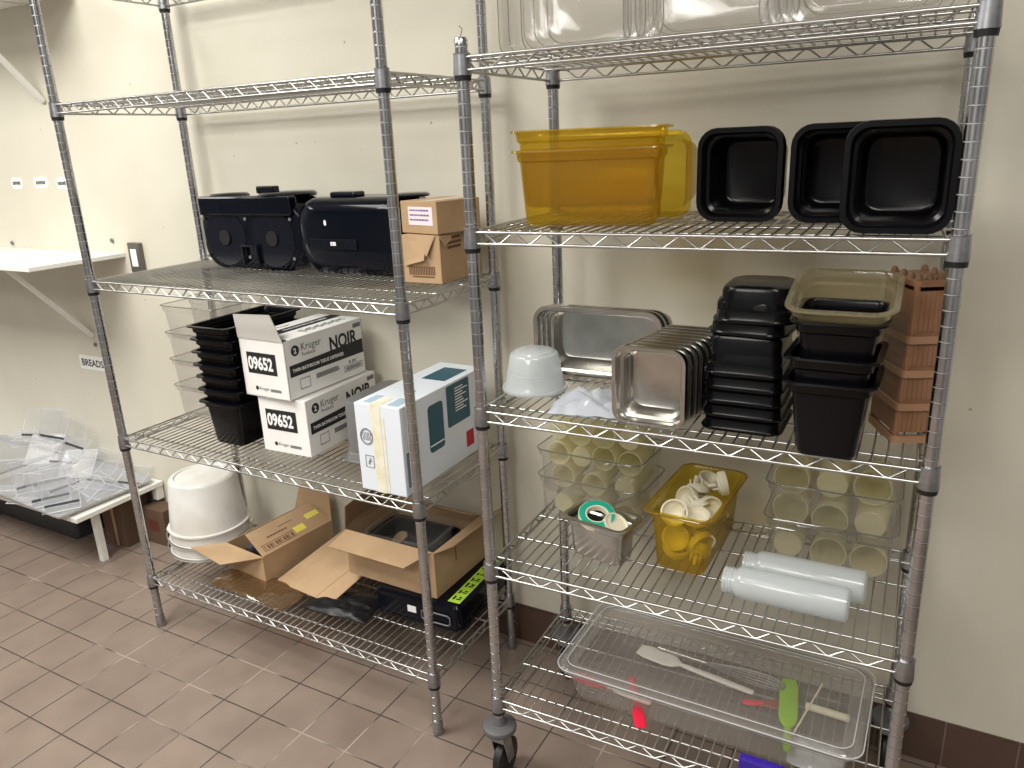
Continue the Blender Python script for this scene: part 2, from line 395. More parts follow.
def wall_tag(x, z, wd, h, body, label, size, name='wall_label', oval=True):
    r = empty(name, (x, WY-.0002, z)); tag(r, label, 'label', 'paper labels on the wall')
    m = MB(); ring = [(p[0], 0, p[1]) for p in rrect(wd/2, h/2, h*.42 if oval else .001, 0)]
    m.ring_loft([[(a, -.0006, c) for a, _, c in ring], [(a, 0, c) for a, _, c in ring]]); m.build('paper', M['papertag'], r)
    if body: text('printed_text', body, size, M['ink'], r, (0, -.0008, -size*.36), FRONT, align='CENTER', bold=.0008)
    else:
        m = MB(); rnd = random.Random(int(wd*1e4)); xx = -wd*.34
        while xx < wd*.3:
            q = rnd.uniform(.004, .008); m.box((xx, -.0009, -.006-rnd.uniform(0, .002)), (xx+q, -.0006, .005+rnd.uniform(0, .003))); xx += q+.0022
        m.build('printed_marks', M['ink'], r)
wall_tag(-1.131, 1.471, .082, .045, '', 'leftmost of the three small white tags on the wall above the shelf', .020)
wall_tag(-.963, 1.471, .098, .045, '', 'middle one of the three small white tags on the wall above the shelf', .020)
wall_tag(-.825, 1.467, .075, .045, '', 'rightmost small white tag on the wall, half behind the rack post', .020)
wall_tag(-.872, .729, .175, .062, 'BREADS', 'white paper sign reading BREADS on the wall above the tray', .042, 'breads_sign', False)
o = empty('light_switch', (-.436, WY, 1.19)); tag(o, 'dark steel switch plate with a white switch, right of the wall shelf', 'switch')
MB().box((-.034, -.018, -.056), (.034, -.0002, .056)).build('plate', M['plate_steel'], o, bevel=.003)
MB().box((-.017, -.022, -.033), (.017, -.018, .033)).build('switch', M['white'], o, bevel=.002)
for i, (x, z, l) in enumerate(((-1.26, 1.225, 'small round screw head on the wall just above the lower wall shelf'), (-.82, .815, 'dark screw in the wall above the BREADS sign'), (-.575, 1.25, 'tiny pale screw head on the wall beside the switch plate'))):
    s = MB().lathe([(.0005, -.004), (.007, -.004), (.009, -.001), (.009, 0)], 16).xf(Matrix.Rotation(R(-90), 4, 'X')).xf(Matrix.Translation((0, -.0002, 0)) @ Matrix.Scale(-1, 4, (0, 1, 0)) if False else Matrix.Identity(4)).build('wall_screw', M['grey_plastic'], None, True, (x, WY-.0045, z))
    tag(s, l, 'screw', 'screws in the wall')

# ------------------------------------------------------------------ pans
def pan_mb(L, W, D, taper=.05, rim=.011, r=.022, t=.0016, step=.022, rb=None):
    """open food pan, origin at centre of the underside, opening up"""
    rb = rb or r; tx, ty = L/2-rim, W/2-rim; s = taper*D
    o = [(tx-s-.010, ty-s-.010, rb, 0), (tx-s-.003, ty-s-.003, rb, .003), (tx-s, ty-s, rb, .010)]
    zs = D-step
    o += [(tx-.0035-s*step/D, ty-.0035-s*step/D, r, zs-.002), (tx-.001, ty-.001, r, zs+.002)] if step else []
    o += [(tx, ty, r, D-.006), (tx+.002, ty+.002, r+.002, D-.003), (L/2-.001, W/2-.001, r+.008, D-.0045), (L/2, W/2, r+.009, D-.0035), (L/2-.001, W/2-.001, r+.008, D)]
    o += [(tx+.001, ty+.001, r, D), (tx-t, ty-t, r-.001, D-.004)]
    if step: o += [(tx-.001-t, ty-.001-t, r, zs+.002), (tx-.0035-s*step/D-t, ty-.0035-s*step/D-t, r, zs-.002)]
    o += [(tx-s-t, ty-s-t, rb, .011), (tx-s-.003-t, ty-s-.003-t, rb, .004+t), (tx-s-.010, ty-s-.010, rb, t+.001)]
    return MB().ring_loft([rrect(a, b, rr, z) for a, b, rr, z in o])
def pan(name, mat, loc, rot, label, cat='food pan', group=None, dims=None, src=None, **k):
    if src: o = src.copy(); col.objects.link(o)
    else: o = pan_mb(*dims, **k).build(name, mat, None, True, angle=35)
    o.location = loc; o.rotation_euler = rot
    for kk in ('group',):
        if kk in o: del o[kk]
    return tag(o, label, cat, group)
FACE = lambda rz=0: (R(90), 0, rz)   # opening towards the camera side (-y)
# FACE: local z (opening) -> -y ; local y -> z
S2, S3, S4, S5, S1 = HB[3]+.0364, HB[2]+.0364, HB[1]+.0364, HB[0]+.0364, HB[4]+.0364
A2, A3, A4, A5 = HA[3]+.0364, HA[2]+.0364, HA[1]+.0364, HA[0]+.0364

# --- rack B, shelf 2: amber + black pans
am = pan('amber_food_pan', M['amber'], (1.595, .103, S2-.0005), (0, 0, R(13.5)), 'amber translucent food pan, lower one of the upright pair', 'food pan', 'amber pans on the upper shelf', (.312, .176, .150), taper=.085)
pan('amber_food_pan', None, (1.595, .103, S2+.037), (0, 0, R(13.5)), 'amber translucent food pan nested inside the upright one, upper of the pair', 'food pan', 'amber pans on the upper shelf', src=am)
a2 = pan('amber_food_pan', None, (1.608, .345, S2+.0885), FACE(R(2)), 'amber food pan lying on its side behind the upright amber pair', 'food pan', 'amber pans on the upper shelf', src=am)
a2.location.y = .345
b6 = pan('black_food_pan', M['black'], bl(.503, .300, S2+.0885), FACE(R(-5)), 'black pan on its side right of the amber pans, outer one', 'food pan', 'black pans on their sides', (.166, .176, .102), taper=.10, r=.028)
pan('black_food_pan', None, bl(.503, .276, S2+.0885), FACE(R(-5)), 'black pan on its side right of the amber pans, nested in front', 'food pan', 'black pans on their sides', src=b6)
pan('black_food_pan', None, bl(.668, .296, S2+.0885), FACE(R(4)), 'middle black pan on its side, outer one behind', 'food pan', 'black pans on their sides', src=b6)
pan('black_food_pan', None, bl(.664, .270, S2+.0885), FACE(R(4)), 'middle black pan on its side, partly hidden by the front one', 'food pan', 'black pans on their sides', src=b6)
pan('black_food_pan', None, bl(.774, .116, S2+.0885), FACE(R(0)), 'black pan on its side beside the right post, nearest the shelf edge', 'food pan', 'black pans on their sides', src=b6)

# --- rack B, top shelf: clear pans on their sides
cl = None
spots = [(.10, .25), (.14, .22), (.185, .19), (.385, .25), (.405, .22), (.43, .19), (.655, .23), (.675, .20), (.70, .17)]
gname = ['left', 'middle', 'right']
for i, (x, y) in enumerate(spots):
    lab = 'clear plastic pan standing on the top shelf, %s of the %s group' % (('rearmost', 'middle one', 'frontmost')[i % 3], gname[i//3])
    if cl is None:
        cl = pan('clear_food_pan', M['clear_rim'], bl(x, y+.065, S1+.133), FACE(R(2)), lab, 'food pan', 'clear pans on the top shelf', (.30, .265, .065), taper=.3, t=.0012, r=.04)
        MB().tube(rrect(.1503, .1328, .049, .0635), .0012, 6, closed=True).tube(rrect(.118, .101, .036, .004), .0009, 6, closed=True).build('rim_edge', M['clear_rim'], cl, True)
    else:
        k_ = copy_tree(cl); k_.location = bl(x, y+.065, S1+.133); k_['label'] = lab
cl.data.materials[0] = M['clear']

# --- rack B, shelf 3
d = empty('deli_container', (1.436, .118, S3)); tag(d, 'frosted round deli tub turned upside down on its lid', 'container')
MB().lathe([(.0005, .094), (.040, .094), (.044, .0925), (.046, .088), (.053, .087), (.056, .083), (.063, .045), (.064, .0445), (.068, .012), (.0705, .009), (.0705, .006), (.0690, .006), (.067, .010), (.0625, .044), (.0545, .082), (.044, .086), (.0005, .087)], 40).build('tub', M['milky'], d, True)
MB().lathe([(.0005, 0), (.070, 0), (.0755, .001), (.0765, .005), (.0755, .009), (.072, .009), (.071, .004), (.0005, .003)], 40).build('lid', M['milky'], d, True)
# crumpled bag
def crumple(name, mat, loc, L, W, H, n, seed, rz=0, edge=.25, taperx=None):
    rnd = random.Random(seed); bm = bmesh.new(); g = []
    for j in range(n+1):
        row = []
        for i in range(n+1):
            u, v = i/n, j/n; e = min(u, 1-u, v, 1-v)*2
            z = H*(min(1, e/edge*1.0)**.5)*(rnd.random()*.75+.25)*(0.4+.6*math.sin(math.pi*u)*math.sin(math.pi*v)) if e > 0 else .0008
            x = (u-.5)*L+(rnd.random()-.5)*L/n*.8; y = (v-.5)*W+(rnd.random()-.5)*W/n*.8
            row.append(bm.verts.new((x, y, z+.0006)))
        g.append(row)
    for j in range(n):
        for i in range(n): bm.faces.new((g[j][i], g[j][i+1], g[j+1][i+1], g[j+1][i]))
    me = bpy.data.meshes.new(name); bm.to_mesh(me); bm.free(); me.materials.append(mat)
    for p in me.polygons: p.use_smooth = True
    me.set_sharp_from_angle(angle=R(35))
    o = bpy.data.objects.new(name, me); col.objects.link(o); o.location = loc; o.rotation_euler = (0, 0, rz)
    so = o.modifiers.new('thick', 'SOLIDIFY'); so.thickness = .0005; so.offset = 1
    sb = o.modifiers.new('sub', 'SUBSURF'); sb.levels = 1; sb.render_levels = 1
    return o
bg = crumple('plastic_bag', M['bag'], (1.605, .052, S3), (.160), .15, .050, 12, 3, R(10))
tag(bg, 'crumpled clear plastic bag lying between the deli tub and steel pans', 'plastic bag')
sl = pan('steel_food_pan', M['steel'], (1.546, .305, S3+.0885), FACE(R(1)), 'long steel pan on its side behind the deli tub, frontmost of three', 'food pan', 'long steel pans', (.322, .176, .10), taper=.13, r=.03, t=.0010)
sl.location = (1.546, .312, S3+.0885)
for i, nmz in ((1, 'middle'), (2, 'rearmost')):
    pan('steel_food_pan', None, (1.546+.006*i, .312+.014*i, S3+.0885), FACE(R(1)), 'long steel pan on its side behind the deli tub, %s of three' % nmz, 'food pan', 'long steel pans', src=sl)
s6 = None; N = 9
for i in range(N):
    p = (1.763+.004*i, -.030+.065+.0245*i, S3+.0825)
    lab = 'small square steel pan in the nested row, %s' % nth(i, N, 'frontmost', 'rearmost', 'from the front')
    if s6 is None: s6 = pan('steel_food_pan', M['steel'], p, FACE(R(-1)), lab, 'food pan', 'nested row of small steel pans', (.152, .164, .065), taper=.16, r=.022, t=.0009, rim=.009)
    else: pan('steel_food_pan', None, p, FACE(R(-1+.3*(i % 3))), lab, 'food pan', 'nested row of small steel pans', src=s6)
# inverted black stack
bi = None
levels = [0, .028, .056, .084, .112]
H6 = .076
allz = [S3+H6+z for z in levels]
top2 = S3+.112+H6
allz2 = [top2+.0015+.066+z for z in (0, .024)]
N = len(allz)+len(allz2)
for i, z in enumerate(allz):
    lab = 'upside-down black pan right of the steel row, %s' % nth(N-1-i, N)
    if bi is None: bi = pan('black_food_pan', M['black'], (1.929, .098, z), (R(180), 0, R(1)), lab, 'food pan', 'upside-down black pans', (.156, .176, H6), taper=.055, r=.02, rim=.007, t=.0009)
    else: pan('black_food_pan', None, (1.929+.002*(i % 2), .098, z), (R(180), 0, R(1+(i % 3)*.6)), lab, 'food pan', 'upside-down black pans', src=bi)
bj = None
for i, z in enumerate(allz2):
    lab = 'upside-down black pan right of the steel row, %s' % nth(1-i, N)
    if bj is None: bj = pan('black_food_pan', M['black'], (1.934, .100, z), (R(180), 0, R(-3)), lab, 'food pan', 'upside-down black pans', (.154, .172, .066), taper=.10, r=.03, rim=.008)
    else: pan('black_food_pan', None, (1.940, .100, z), (R(180), 0, R(2)), lab, 'food pan', 'upside-down black pans', src=bj)
# upright black stack + olive pan
bu = pan('black_food_pan', M['black'], (2.093, .004, S3), (0, 0, R(1)), 'deep upright black pan beside the brown baskets, lowest of three', 'food pan', 'upright black pans', (.156, .176, .142), taper=.115, r=.018)
pan('black_food_pan', None, (2.094, .006, S3+.042), (0, 0, R(0)), 'upright black pan beside the brown baskets, middle of three', 'food pan', 'upright black pans', src=bu)
pan('black_food_pan', None, (2.098, .010, S3+.110), (R(3), 0, R(2)), 'upright black pan beside the brown baskets, directly under the olive pan', 'food pan', 'upright black pans', src=bu)
pan('olive_food_pan', M['olive'], (2.099, .022, S3+.206), (R(13), 0, R(1)), 'smoky olive translucent pan tilted on top of the upright black pans', 'food pan', None, (.178, .190, .070), taper=.12, r=.03).location.z = S3+.219
# brown baskets (inverted, slotted)
def basket_mb(L=.076, W=.120, H=.112, tp=.06):
    m = MB(); t = .003
    def P(u, v, z):  # u,v in -1..1
        s = 1-tp*(z/H)*1.0
        return (u*L/2*s if abs(u) == 1 else u*L/2*s, v*(W/2-(1-s)*L/2*1.0), z)
    rimm = MB()
    def hoop(z0, z1, ex=0, m=m):
        rings = []
        for z, k in ((z0, ex), (z1, ex), (z1, -t), (z0, -t)):
            a = P(1, 1, z); rings.append(rrect(a[0]+k, a[1]+k, .012, z))
        m.ring_loft(rings, cyc=True)
    hoop(0, .013, .0035, rimm); hoop(H-.013, H-.004, 0); hoop(.010, .014, 0)
    def bar(x0, y0, x1, y1, w, ax):
        if ax == 'x': m.quad_slab([(x0-w, y0, .02), (x0+w, y0, .02), (x1+w, y1, H-.02), (x1-w, y1, H-.02)], -t*(1 if y0 < 0 else -1))
        else: m.quad_slab([(x0, y0-w, .02), (x0, y0+w, .02), (x1, y1+w, H-.02), (x1, y1-w, H-.02)], t*(-1 if x0 > 0 else 1))
    for s in (-1, 1):
        for k in range(8):
            u = -.80+1.6*k/7
            a = P(u, s, .02); b = P(u, s, H-.02); bar(a[0], a[1], b[0], b[1], .0040, 'x')
        for k in range(14):
            v = -.88+1.76*k/13
            a = P(s, v, .02); b = P(s, v, H-.02); bar(a[0], a[1], b[0], b[1], .0046, 'y')
        for q in (-1, 1):
            a = P(s, q, .01); b = P(s, q, H-.01)
            m.tube([(a[0]-s*.005, a[1]-q*.005, .01), (b[0]-s*.005, b[1]-q*.005, H-.01)], .0055, 8)
    a = P(1, 1, H-.005); m.ring_loft([rrect(a[0], a[1], .012, H-.006), rrect(a[0]-.003, a[1]-.003, .010, H-.002)])
    return m, rimm
bk = None
for i in range(4):
    z = S3+.0005+i*.062
    lab = 'brown slotted plastic basket upside down beside the right post, %s' % nth(3-i, 4)
    if bk is None:
        bm_, br_ = basket_mb(); bk = bm_.build('slotted_basket', M['brown_basket'], None, True, angle=30)
        br_.build('rim_band', M['lit_rim'], bk, True, angle=30)
    k = bk if i == 0 else copy_tree(bk)
    k.location = (2.204+.0015*i, .138, z); k.rotation_euler = (0, 0, R(25+i)); tag(k, lab, 'basket', 'brown slotted baskets')
ft = MB()
for i, (x, y) in enumerate(((-.027, -.048), (-.009, -.048), (.009, -.048), (.027, -.048), (-.027, -.02), (.027, -.02), (-.027, .01), (.027, .01), (-.027, .045), (.027, .045))):
    ft.lathe([(.007, 0), (.006, .006), (.003, .010)], 10, (x, y, .110))
f = ft.build('basket_feet', M['kraft_dark'], k, True)

# --- rack B, shelf 4 : clear bins with cups
def cup_mb(r, h):
    return MB().lathe([(.0005, 0), (r*.80, 0), (r*.84, .003), (r*.94, h-.012), (r, h-.010), (r, h), (r*.93, h), (r*.90, h-.012), (r*.80, .004), (r*.78, .0025), (.0005, .0025)], 28)
def bin_pair(cx, cy, rz, L, W, D, dz, which, group):
    a = pan('clear_bin', M['clear'], (cx, cy, S4), (0, 0, rz), '%s clear plastic bin under the pan shelf, outer lower of two' % which, 'bin', group, (L, W, D), taper=.07, r=.018, rim=.004)
    b = pan('clear_bin', None, (cx, cy, S4+dz), (0, 0, rz), '%s clear plastic bin under the pan shelf, inner one with cups' % which, 'bin', group, src=a)
    for o_ in (a, b):
        m = MB(); ring = rrect(L/2+.0006, W/2+.0006, .027, D-.0025); m.tube(ring, .0016, 6, closed=True)
        m.build('rim_edge', M['clear_rim'], o_, True)
    return a, b
a, b = bin_pair(1.530, .285, R(-2), .285, .185, .122, .072, 'left', 'left clear bins')
def cups(rows, r, h, y, x0, x1, rz, which, group, mats=None):
    proto = None; names = ['bottom', 'middle', 'top'] if len(rows) == 3 else ['bottom', 'lower', 'upper', 'top']
    rnd = random.Random(5)
    for j, (z, n) in enumerate(rows):
        for i in range(n):
            x = x0+(x1-x0)*(i+.5)/n
            o_ = (cup_mb(r, h).build('plastic_cup', M['cup'], None, True) if proto is None else proto.copy())
            if proto: col.objects.link(o_)
            else: proto = o_
            o_.location = (x, y, z); o_.rotation_euler = (R(90 if (i+j) % 3 else -90)+R(rnd.uniform(-3, 3)), 0, R(rnd.uniform(-2, 2)))
            if not ((i+j) % 3): o_.location.y = y-h
            pos = ['leftmost', 'second', 'third', 'fourth'][i] if i < n-1 else 'rightmost'
            tag(o_, 'cloudy yellowed plastic cup in the %s clear bins, %s of the %s row' % (which, pos, names[j]), 'cup', group)
cups(((S4+.0365, 3), (S4+.108, 3), (S4+.173, 4), (S4+.238, 4)), .0315, .120, .352, 1.405, 1.655, 0, 'left', 'cups in the left bins')
a, b = bin_pair(2.082, .295, R(2), .270, .185, .122, .083, 'right', 'right clear bins')
cups(((S4+.0425, 3), (S4+.125, 3), (S4+.204, 3)), .038, .120, .360, 1.960, 2.204, 0, 'right', 'cups in the right bins')
h = MB().tube([(-.105, -.0940, .100), (-.065, -.0940, .100), (-.062, -.0950, .114), (.055, -.0950, .114), (.060, -.0940, .098), (.125, -.0940, .098)], .0022, 6).build('grip_ridge', M['clear_rim'], a, True)
# small steel pan with tape and lids
sp = pan('steel_food_pan', M['steel'], (1.614, .089, S4), (0, 0, R(-10)), 'small deep steel pan holding a green-edged tape roll and pale lids', 'food pan', None, (.172, .106, .102), taper=.09, r=.016, t=.001)
tp = empty('tape_roll', (1.601, .088, S4+.094), rot=(R(16), R(12), 0)); tag(tp, 'roll of tape with green face lying in the small steel pan', 'tape roll')
MB().lathe([(.024, 0), (.043, 0), (.043, .014), (.024, .014), (.024, 0)], 36, cap0=False, cap1=False).build('paper_core', M['lid_white'], tp, True)
MB().lathe([(.0275, .0142), (.0415, .0142), (.0415, .0152), (.0275, .0152), (.0275, .0142)], 36, cap0=False, cap1=False).build('green_face', M['green_tape'], tp, True)
for i, (x, y, z, rx, ry) in enumerate(((1.640, .084, .072, 6, 24), (1.645, .083, .081, 8, 28), (1.650, .082, .090, 8, 32))):
    l_ = MB().lathe([(.0005, 0), (.028, 0), (.030, .002), (.030, .006), (.027, .006), (.026, .003), (.0005, .003)], 28).build('round_lid', M['lid_white'], None, True, (x, y, S4+z), (R(rx), R(ry), 0))
    tag(l_, 'pale round lid in the small steel pan, %s' % ('nearest the tape roll', 'between the two others', 'nearest the pan corner')[i], 'lid', 'pale lids in the steel pan')
# amber pan with pump lids
ap = pan('amber_food_pan', M['amber'], (1.800, .213, S4), (0, 0, R(-2)), 'deep amber pan full of cream lids on the third shelf down', 'food pan', None, (.160, .300, .148), taper=.09, r=.02)
MB().tube(rrect(.0803, .1503, .030, .1455), .0018, 6, closed=True).build('rim_edge', M['amber_solid'], ap, True)
def lidcap_mb():
    m = MB().lathe([(.0005, .002), (.021, .002), (.023, .006), (.0285, .008), (.030, .012), (.030, .024), (.0265, .024), (.0255, .014), (.0215, .010), (.0005, .006)], 30)
    return m
lp = None; rnd = random.Random(11)
spots = [(1.765, .115, .028, 20, 10), (1.825, .120, .030, -30, 40), (1.790, .170, .030, 70, 0), (1.835, .200, .032, 30, -40), (1.775, .240, .030, 10, 30), (1.820, .290, .034, -20, 15),
         (1.772, .120, .066, 60, 20), (1.828, .135, .070, 110, -10), (1.790, .200, .072, 50, 0), (1.830, .250, .074, 10, 60), (1.770, .290, .072, 20, 20),
         (1.765, .125, .112, 55, -20), (1.822, .110, .102, 12, 5), (1.800, .180, .120, 130, 12), (1.838, .190, .108, 70, -50), (1.782, .265, .128, 150, -10), (1.838, .275, .128, 60, 70), (1.800, .320, .110, 20, 0), (1.780, .155, .100, 80, 40), (1.820, .240, .098, 100, 15), (1.784, .225, .104, 40, -60)]
for i, (x, y, z, rx, ry) in enumerate(spots):
    if lp is None:
        lp = lidcap_mb().build('pump_closure', M['lid_white'], None, True); o_ = lp
        MB().lathe([(.006, .0), (.0035, -.018), (.0022, -.020)], 10).build('nozzle', M['lid_white'], lp, True)
        for a_ in (0, 90, 180, 270): MB().lathe([(.003, .002), (.002, -.010)], 8, (.014*math.cos(R(a_)), .014*math.sin(R(a_)), 0)).build('nozzle', M['lid_white'], lp, True)
    else: o_ = copy_tree(lp)
    x = min(max(x, 1.774), 1.826); y = min(max(y, .124), .300); z += .012 if z > .1 else 0
    o_.location = (x, y, S4+z); o_.rotation_euler = (R(rx), R(ry), R(rnd.uniform(0, 90)))
    row = 'bottom layer' if z < .05 else ('middle layer' if z < .1 else 'top layer')
    dpt = 'near the front' if y < .15 else ('in the middle' if y < .24 else 'near the back')
    sd = 'left' if x < 1.80 else 'right'
    tag(o_, 'cream round dispenser lid in the amber pan, %s, %s %s' % (row, sd, dpt), 'lid', 'cream dispenser lids')
# squeeze bottles
def bottle(loc, rz, label):
    r = empty('squeeze_bottle', loc, rot=(0, R(90), rz)); tag(r, label, 'bottle', 'milky squeeze bottles')
    MB().lathe([(.0005, .245), (.028, .245), (.0335, .241), (.0345, .236), (.0345, .05), (.0335, .046), (.034, .040), (.032, .030), (.0265, .025), (.0265, .0), (.0235, 0), (.0235, .026), (.030, .034), (.0325, .236), (.0005, .241)], 32).build('bottle_body', M['milky'], r, True)
    th = MB()
    for k in range(3): th.tube([((.0272)*math.cos(a), .0272*math.sin(a), .005+.006*k) for a in [2*math.pi*q/24 for q in range(24)]], .0014, 6, closed=True)
    th.build('neck_thread', M['milky'], r, True)
    return r
bottle((1.907, .050, S4+.0352), R(1), 'milky plastic bottle lying on its side nearest the shelf edge')
bottle((1.930, .130, S4+.0352), R(1), 'milky plastic bottle lying on its side behind the nearest one')

# --- rack B, bottom shelf: clear box, lid, utensils
M['box_clear'] = clearish('scuffed_clear_plastic', (.965, .96, .955), .13, (.74, .72, .69), gloss=.25, rough=.12)
bx = pan('clear_food_box', M['box_clear'], (1.864, .153, S5), (0, 0, 0), 'large shallow clear box of utensils on the bottom shelf', 'box', None, (.676, .306, .088), taper=.20, r=.03, t=.002)
MB().tube(rrect(.3375, .1525, .039, .0865), .0016, 6, closed=True).build('rim_edge', M['clear_rim'], bx, True)
ld = MB().ring_loft([rrect(a, b_, rr, z) for a, b_, rr, z in ((.342, .157, .04, 0), (.342, .157, .04, .008), (.338, .153, .038, .012), (.325, .140, .03, .012), (.318, .133, .028, .006), (.30, .118, .02, .004), (.30, .118, .02, .0018), (.318, .133, .028, .0036), (.326, .141, .03, .0096), (.336, .151, .037, .0096), (.3395, .1545, .038, 0))]).build('clear_box_lid', M['box_clear'], None, True, (1.864, .153, S5+.0865), angle=30)
tag(ld, 'clear lid covering the large shallow utensil box', 'lid')
MB().tube(rrect(.3425, .1575, .040, .008), .0014, 6, closed=True).tube(rrect(.322, .137, .03, .0125), .0011, 6, closed=True).build('lid_edge', M['clear_edge'], ld, True)
def spatula(name, loc, rz, hl, bl_, bw, hm, bm_, label, cat='spatula'):
    r = empty(name, loc, rz); tag(r, label, cat, 'utensils in the clear box')
    MB().ring_loft([[(x, y*1.0, z) for x, y, z in [(xx, w_*math.cos(a), h_*math.sin(a)) for a in [2*math.pi*k/12 for k in range(12)]]] for xx, w_, h_ in ((0, .004, .003), (.004, .008, .005), (hl*.5, .0095, .0055), (hl*.9, .007, .005), (hl, .005, .004))]).build('handle', hm, r, True)
    m = MB(); o_ = []
    for xx, w_, h_ in ((hl-.006, .006, .004), (hl+.01, bw*.8, .0042), (hl+.03, bw, .0035), (hl+bl_*.8, bw, .0022), (hl+bl_, bw*.75, .0012)):
        o_.append([(xx, w_*math.copysign(abs(math.cos(a))**.6, math.cos(a)), h_*math.sin(a)) for a in [2*math.pi*k/16 for k in range(16)]])
    m.ring_loft(o_).build('blade', bm_, r, True)
    return r
Zb = S5+.016
spatula('spatula', (1.955, .198, Zb+.01), R(172), .195, .11, .026, M['silicone'], M['silicone'], 'big white spatula lying in the middle of the clear box')
spatula('spatula', (1.750, .055, Zb+.012), R(176), -.0+.12, .0+.085, .016, M['silicone'], M['redplastic'], 'white handled spatula with red end at the left of the box')
spatula('red_scraper', (1.672, .130, Zb+.006), R(-62), .10, .075, .014, M['redplastic'], M['redplastic'], 'red scraper pointing at the front wall of the box', 'scraper')
spatula('lime_spatula', (2.060, .035, Zb+.016), R(99), .08, .165, .021, M['lime'], M['lime'], 'lime green spatula at the right of the box', 'spatula')
spatula('red_spatula', (1.935, .165, Zb+.002), R(20), .05, .06, .017, M['redplastic'], solid('dull_red', (.30, .06, .035), .5), 'dull red spatula blade between white and green ones')
wk = empty('whisk', (1.700, .255, Zb+.018), R(-3)); tag(wk, 'wire whisk lying at the back of the clear box', 'whisk', 'utensils in the clear box')
MB().tube([(0, 0, 0), (.13, 0, 0)], .007, 10).build('handle', M['steel'], wk, True)
for k in range(8):
    a = math.pi*k/8; pts = []
    for q in range(17):
        tt = math.pi*q/16; xx = .13+.19*math.sin(tt)**.55*(1); rr = .030*math.cos(tt)*(math.sin(tt)**.4+.12) if 0 < q < 16 else .005*math.cos(tt)
        pts.append((xx, rr*math.cos(a), rr*math.sin(a)*.55))
    MB().tube(pts, .0009, 6).build('whisk_wire', M['wire'], wk, True)
wr = MB()
rnd = random.Random(3)
for k in range(3):
    wr.tube([(1.605+.03*math.cos(a+k)+.01*k, .055+.022*math.sin(a)+.006*k, Zb+.006+.006*k+.004*math.sin(3*a)) for a in [2*math.pi*q/20 for q in range(20)]], .0011, 6, closed=True)
wo = wr.build('wire_coil', M['wire'], None, True); tag(wo, 'loose coil of thin wire in the left end of the clear box', 'wire', 'utensils in the clear box')
cp = crumple('plastic_wrap', M['clear_edge'], (2.115, .075, Zb-.010), .11, .09, .03, 9, 8); tag(cp, 'crumpled clear wrap in the right front corner of the box', 'plastic wrap')
st = MB().tube([(2.07, .22, Zb), (2.165, .215, Zb+.002)], .009, 10).build('beige_tube', M['lid_white'], None, True); tag(st, 'pale beige stick at the back right of the clear box', 'stick', 'utensils in the clear box')
skr = MB().tube([(2.062, .085, Zb+.02), (2.098, .255, Zb+.045)], .0022, 8).build('thin_skewer', M['lid_white'], None, True); tag(skr, 'thin pale rod leaning right of the lime spatula', 'rod', 'utensils in the clear box')
bt = empty('blue_tray', (2.022, -.050, S5)); tag(bt, 'blue plastic item wedged at the front edge below the clear box', 'tray')
MB().box((-.045, -.0, 0), (.045, .022, .052)).build('blue_block', M['blueplastic'], bt, bevel=.004)

# ================================================================== rack A contents
# --- dispensers on shelf 3
def disp_body(L, H, D, r):
    """rounded-rect silhouette in xz, extruded in y from 0 (front) to D; domed front"""
    m = MB(); rings = []
    for y, k in ((D, .004), (D-.004, 0), (.03, 0), (.012, .006), (.004, .016), (0, .030)):
        rings.append([(p[0], y, H/2+p[1]) for p in rrect(L/2-k, H/2-k, max(r-k, .01), 0, 8)])
    return m.ring_loft(rings)
d1 = empty('tissue_dispenser', (.388, .285, A3), R(1)); tag(d1, 'black twin tissue dispenser showing its back with two round holes', 'dispenser', 'black tissue dispensers')
m = MB(); rings = []
L_, H_ = .415, .215
for y, k in ((.13, .004), (.126, 0), (.012, 0), (.004, .003), (0, .010)):
    rings.append([(p[0], y, H_/2+p[1]) for p in rrect(L_/2-k, H_/2-k, .075-k, 0, 8)])
m.ring_loft(rings).build('housing', M['navy'], d1, True)
MB().box((-.195, -.012, .165), (.185, .02, .222)).build('top_bar', M['navy'], d1, bevel=.006)
for x in (-.105, .092):
    MB().lathe([(.022, 0), (.085, 0), (.088, -.006), (.080, -.013), (.040, -.016), (.036, -.022), (.026, -.024), (.022, -.012), (.022, 0)], 36, cap0=False, cap1=False).xf(Matrix.Rotation(R(-90), 4, 'X')).xf(Matrix.Scale(1, 4)).build('spindle_ring', M['navy_panel'], d1, True, (x, -.002, .098), (R(180), 0, 0))
    MB().lathe([(.0005, 0), (.0225, 0), (.0225, .004), (.0005, .004)], 24).xf(Matrix.Rotation(R(90), 4, 'X')).build('hole', M['sleeve'], d1, True, (x, -.003, .098))
for x in (-.19, -.01, .17):
    for z in (.155, .04): MB().lathe([(.0005, 0), (.005, 0), (.005, .004), (.0005, .004)], 12).xf(Matrix.Rotation(R(90), 4, 'X')).build('screw', M['grey_plastic'], d1, True, (x, -.001, z))
MB().tube([(-.03, -.008, .02), (-.03, -.010, .075), (.03, -.010, .075), (.03, -.008, .02)], .006, 8).build('latch', M['navy_panel'], d1, True)
MB().lathe([(.0005, 0), (.060, 0), (.062, .006), (.055, .012), (.0005, .014)], 28).build('cap', M['navy'], d1, True, (-.13, .06, .215))
MB().lathe([(.0005, 0), (.085, 0), (.087, .008), (.080, .014), (.0005, .016)], 28).build('cap', M['navy'], d1, True, (.10, .075, .215))
MB().box((-.035, 0, .0), (.035, .03, .022)).build('lock', M['navy_panel'], d1, loc=(.03, .05, .225), bevel=.004)
d2 = empty('tissue_dispenser', (.790, .258, A3), R(1)); tag(d2, 'black twin tissue dispenser with smooth curved cover facing out', 'dispenser', 'black tissue dispensers')
m = MB(); rings = []
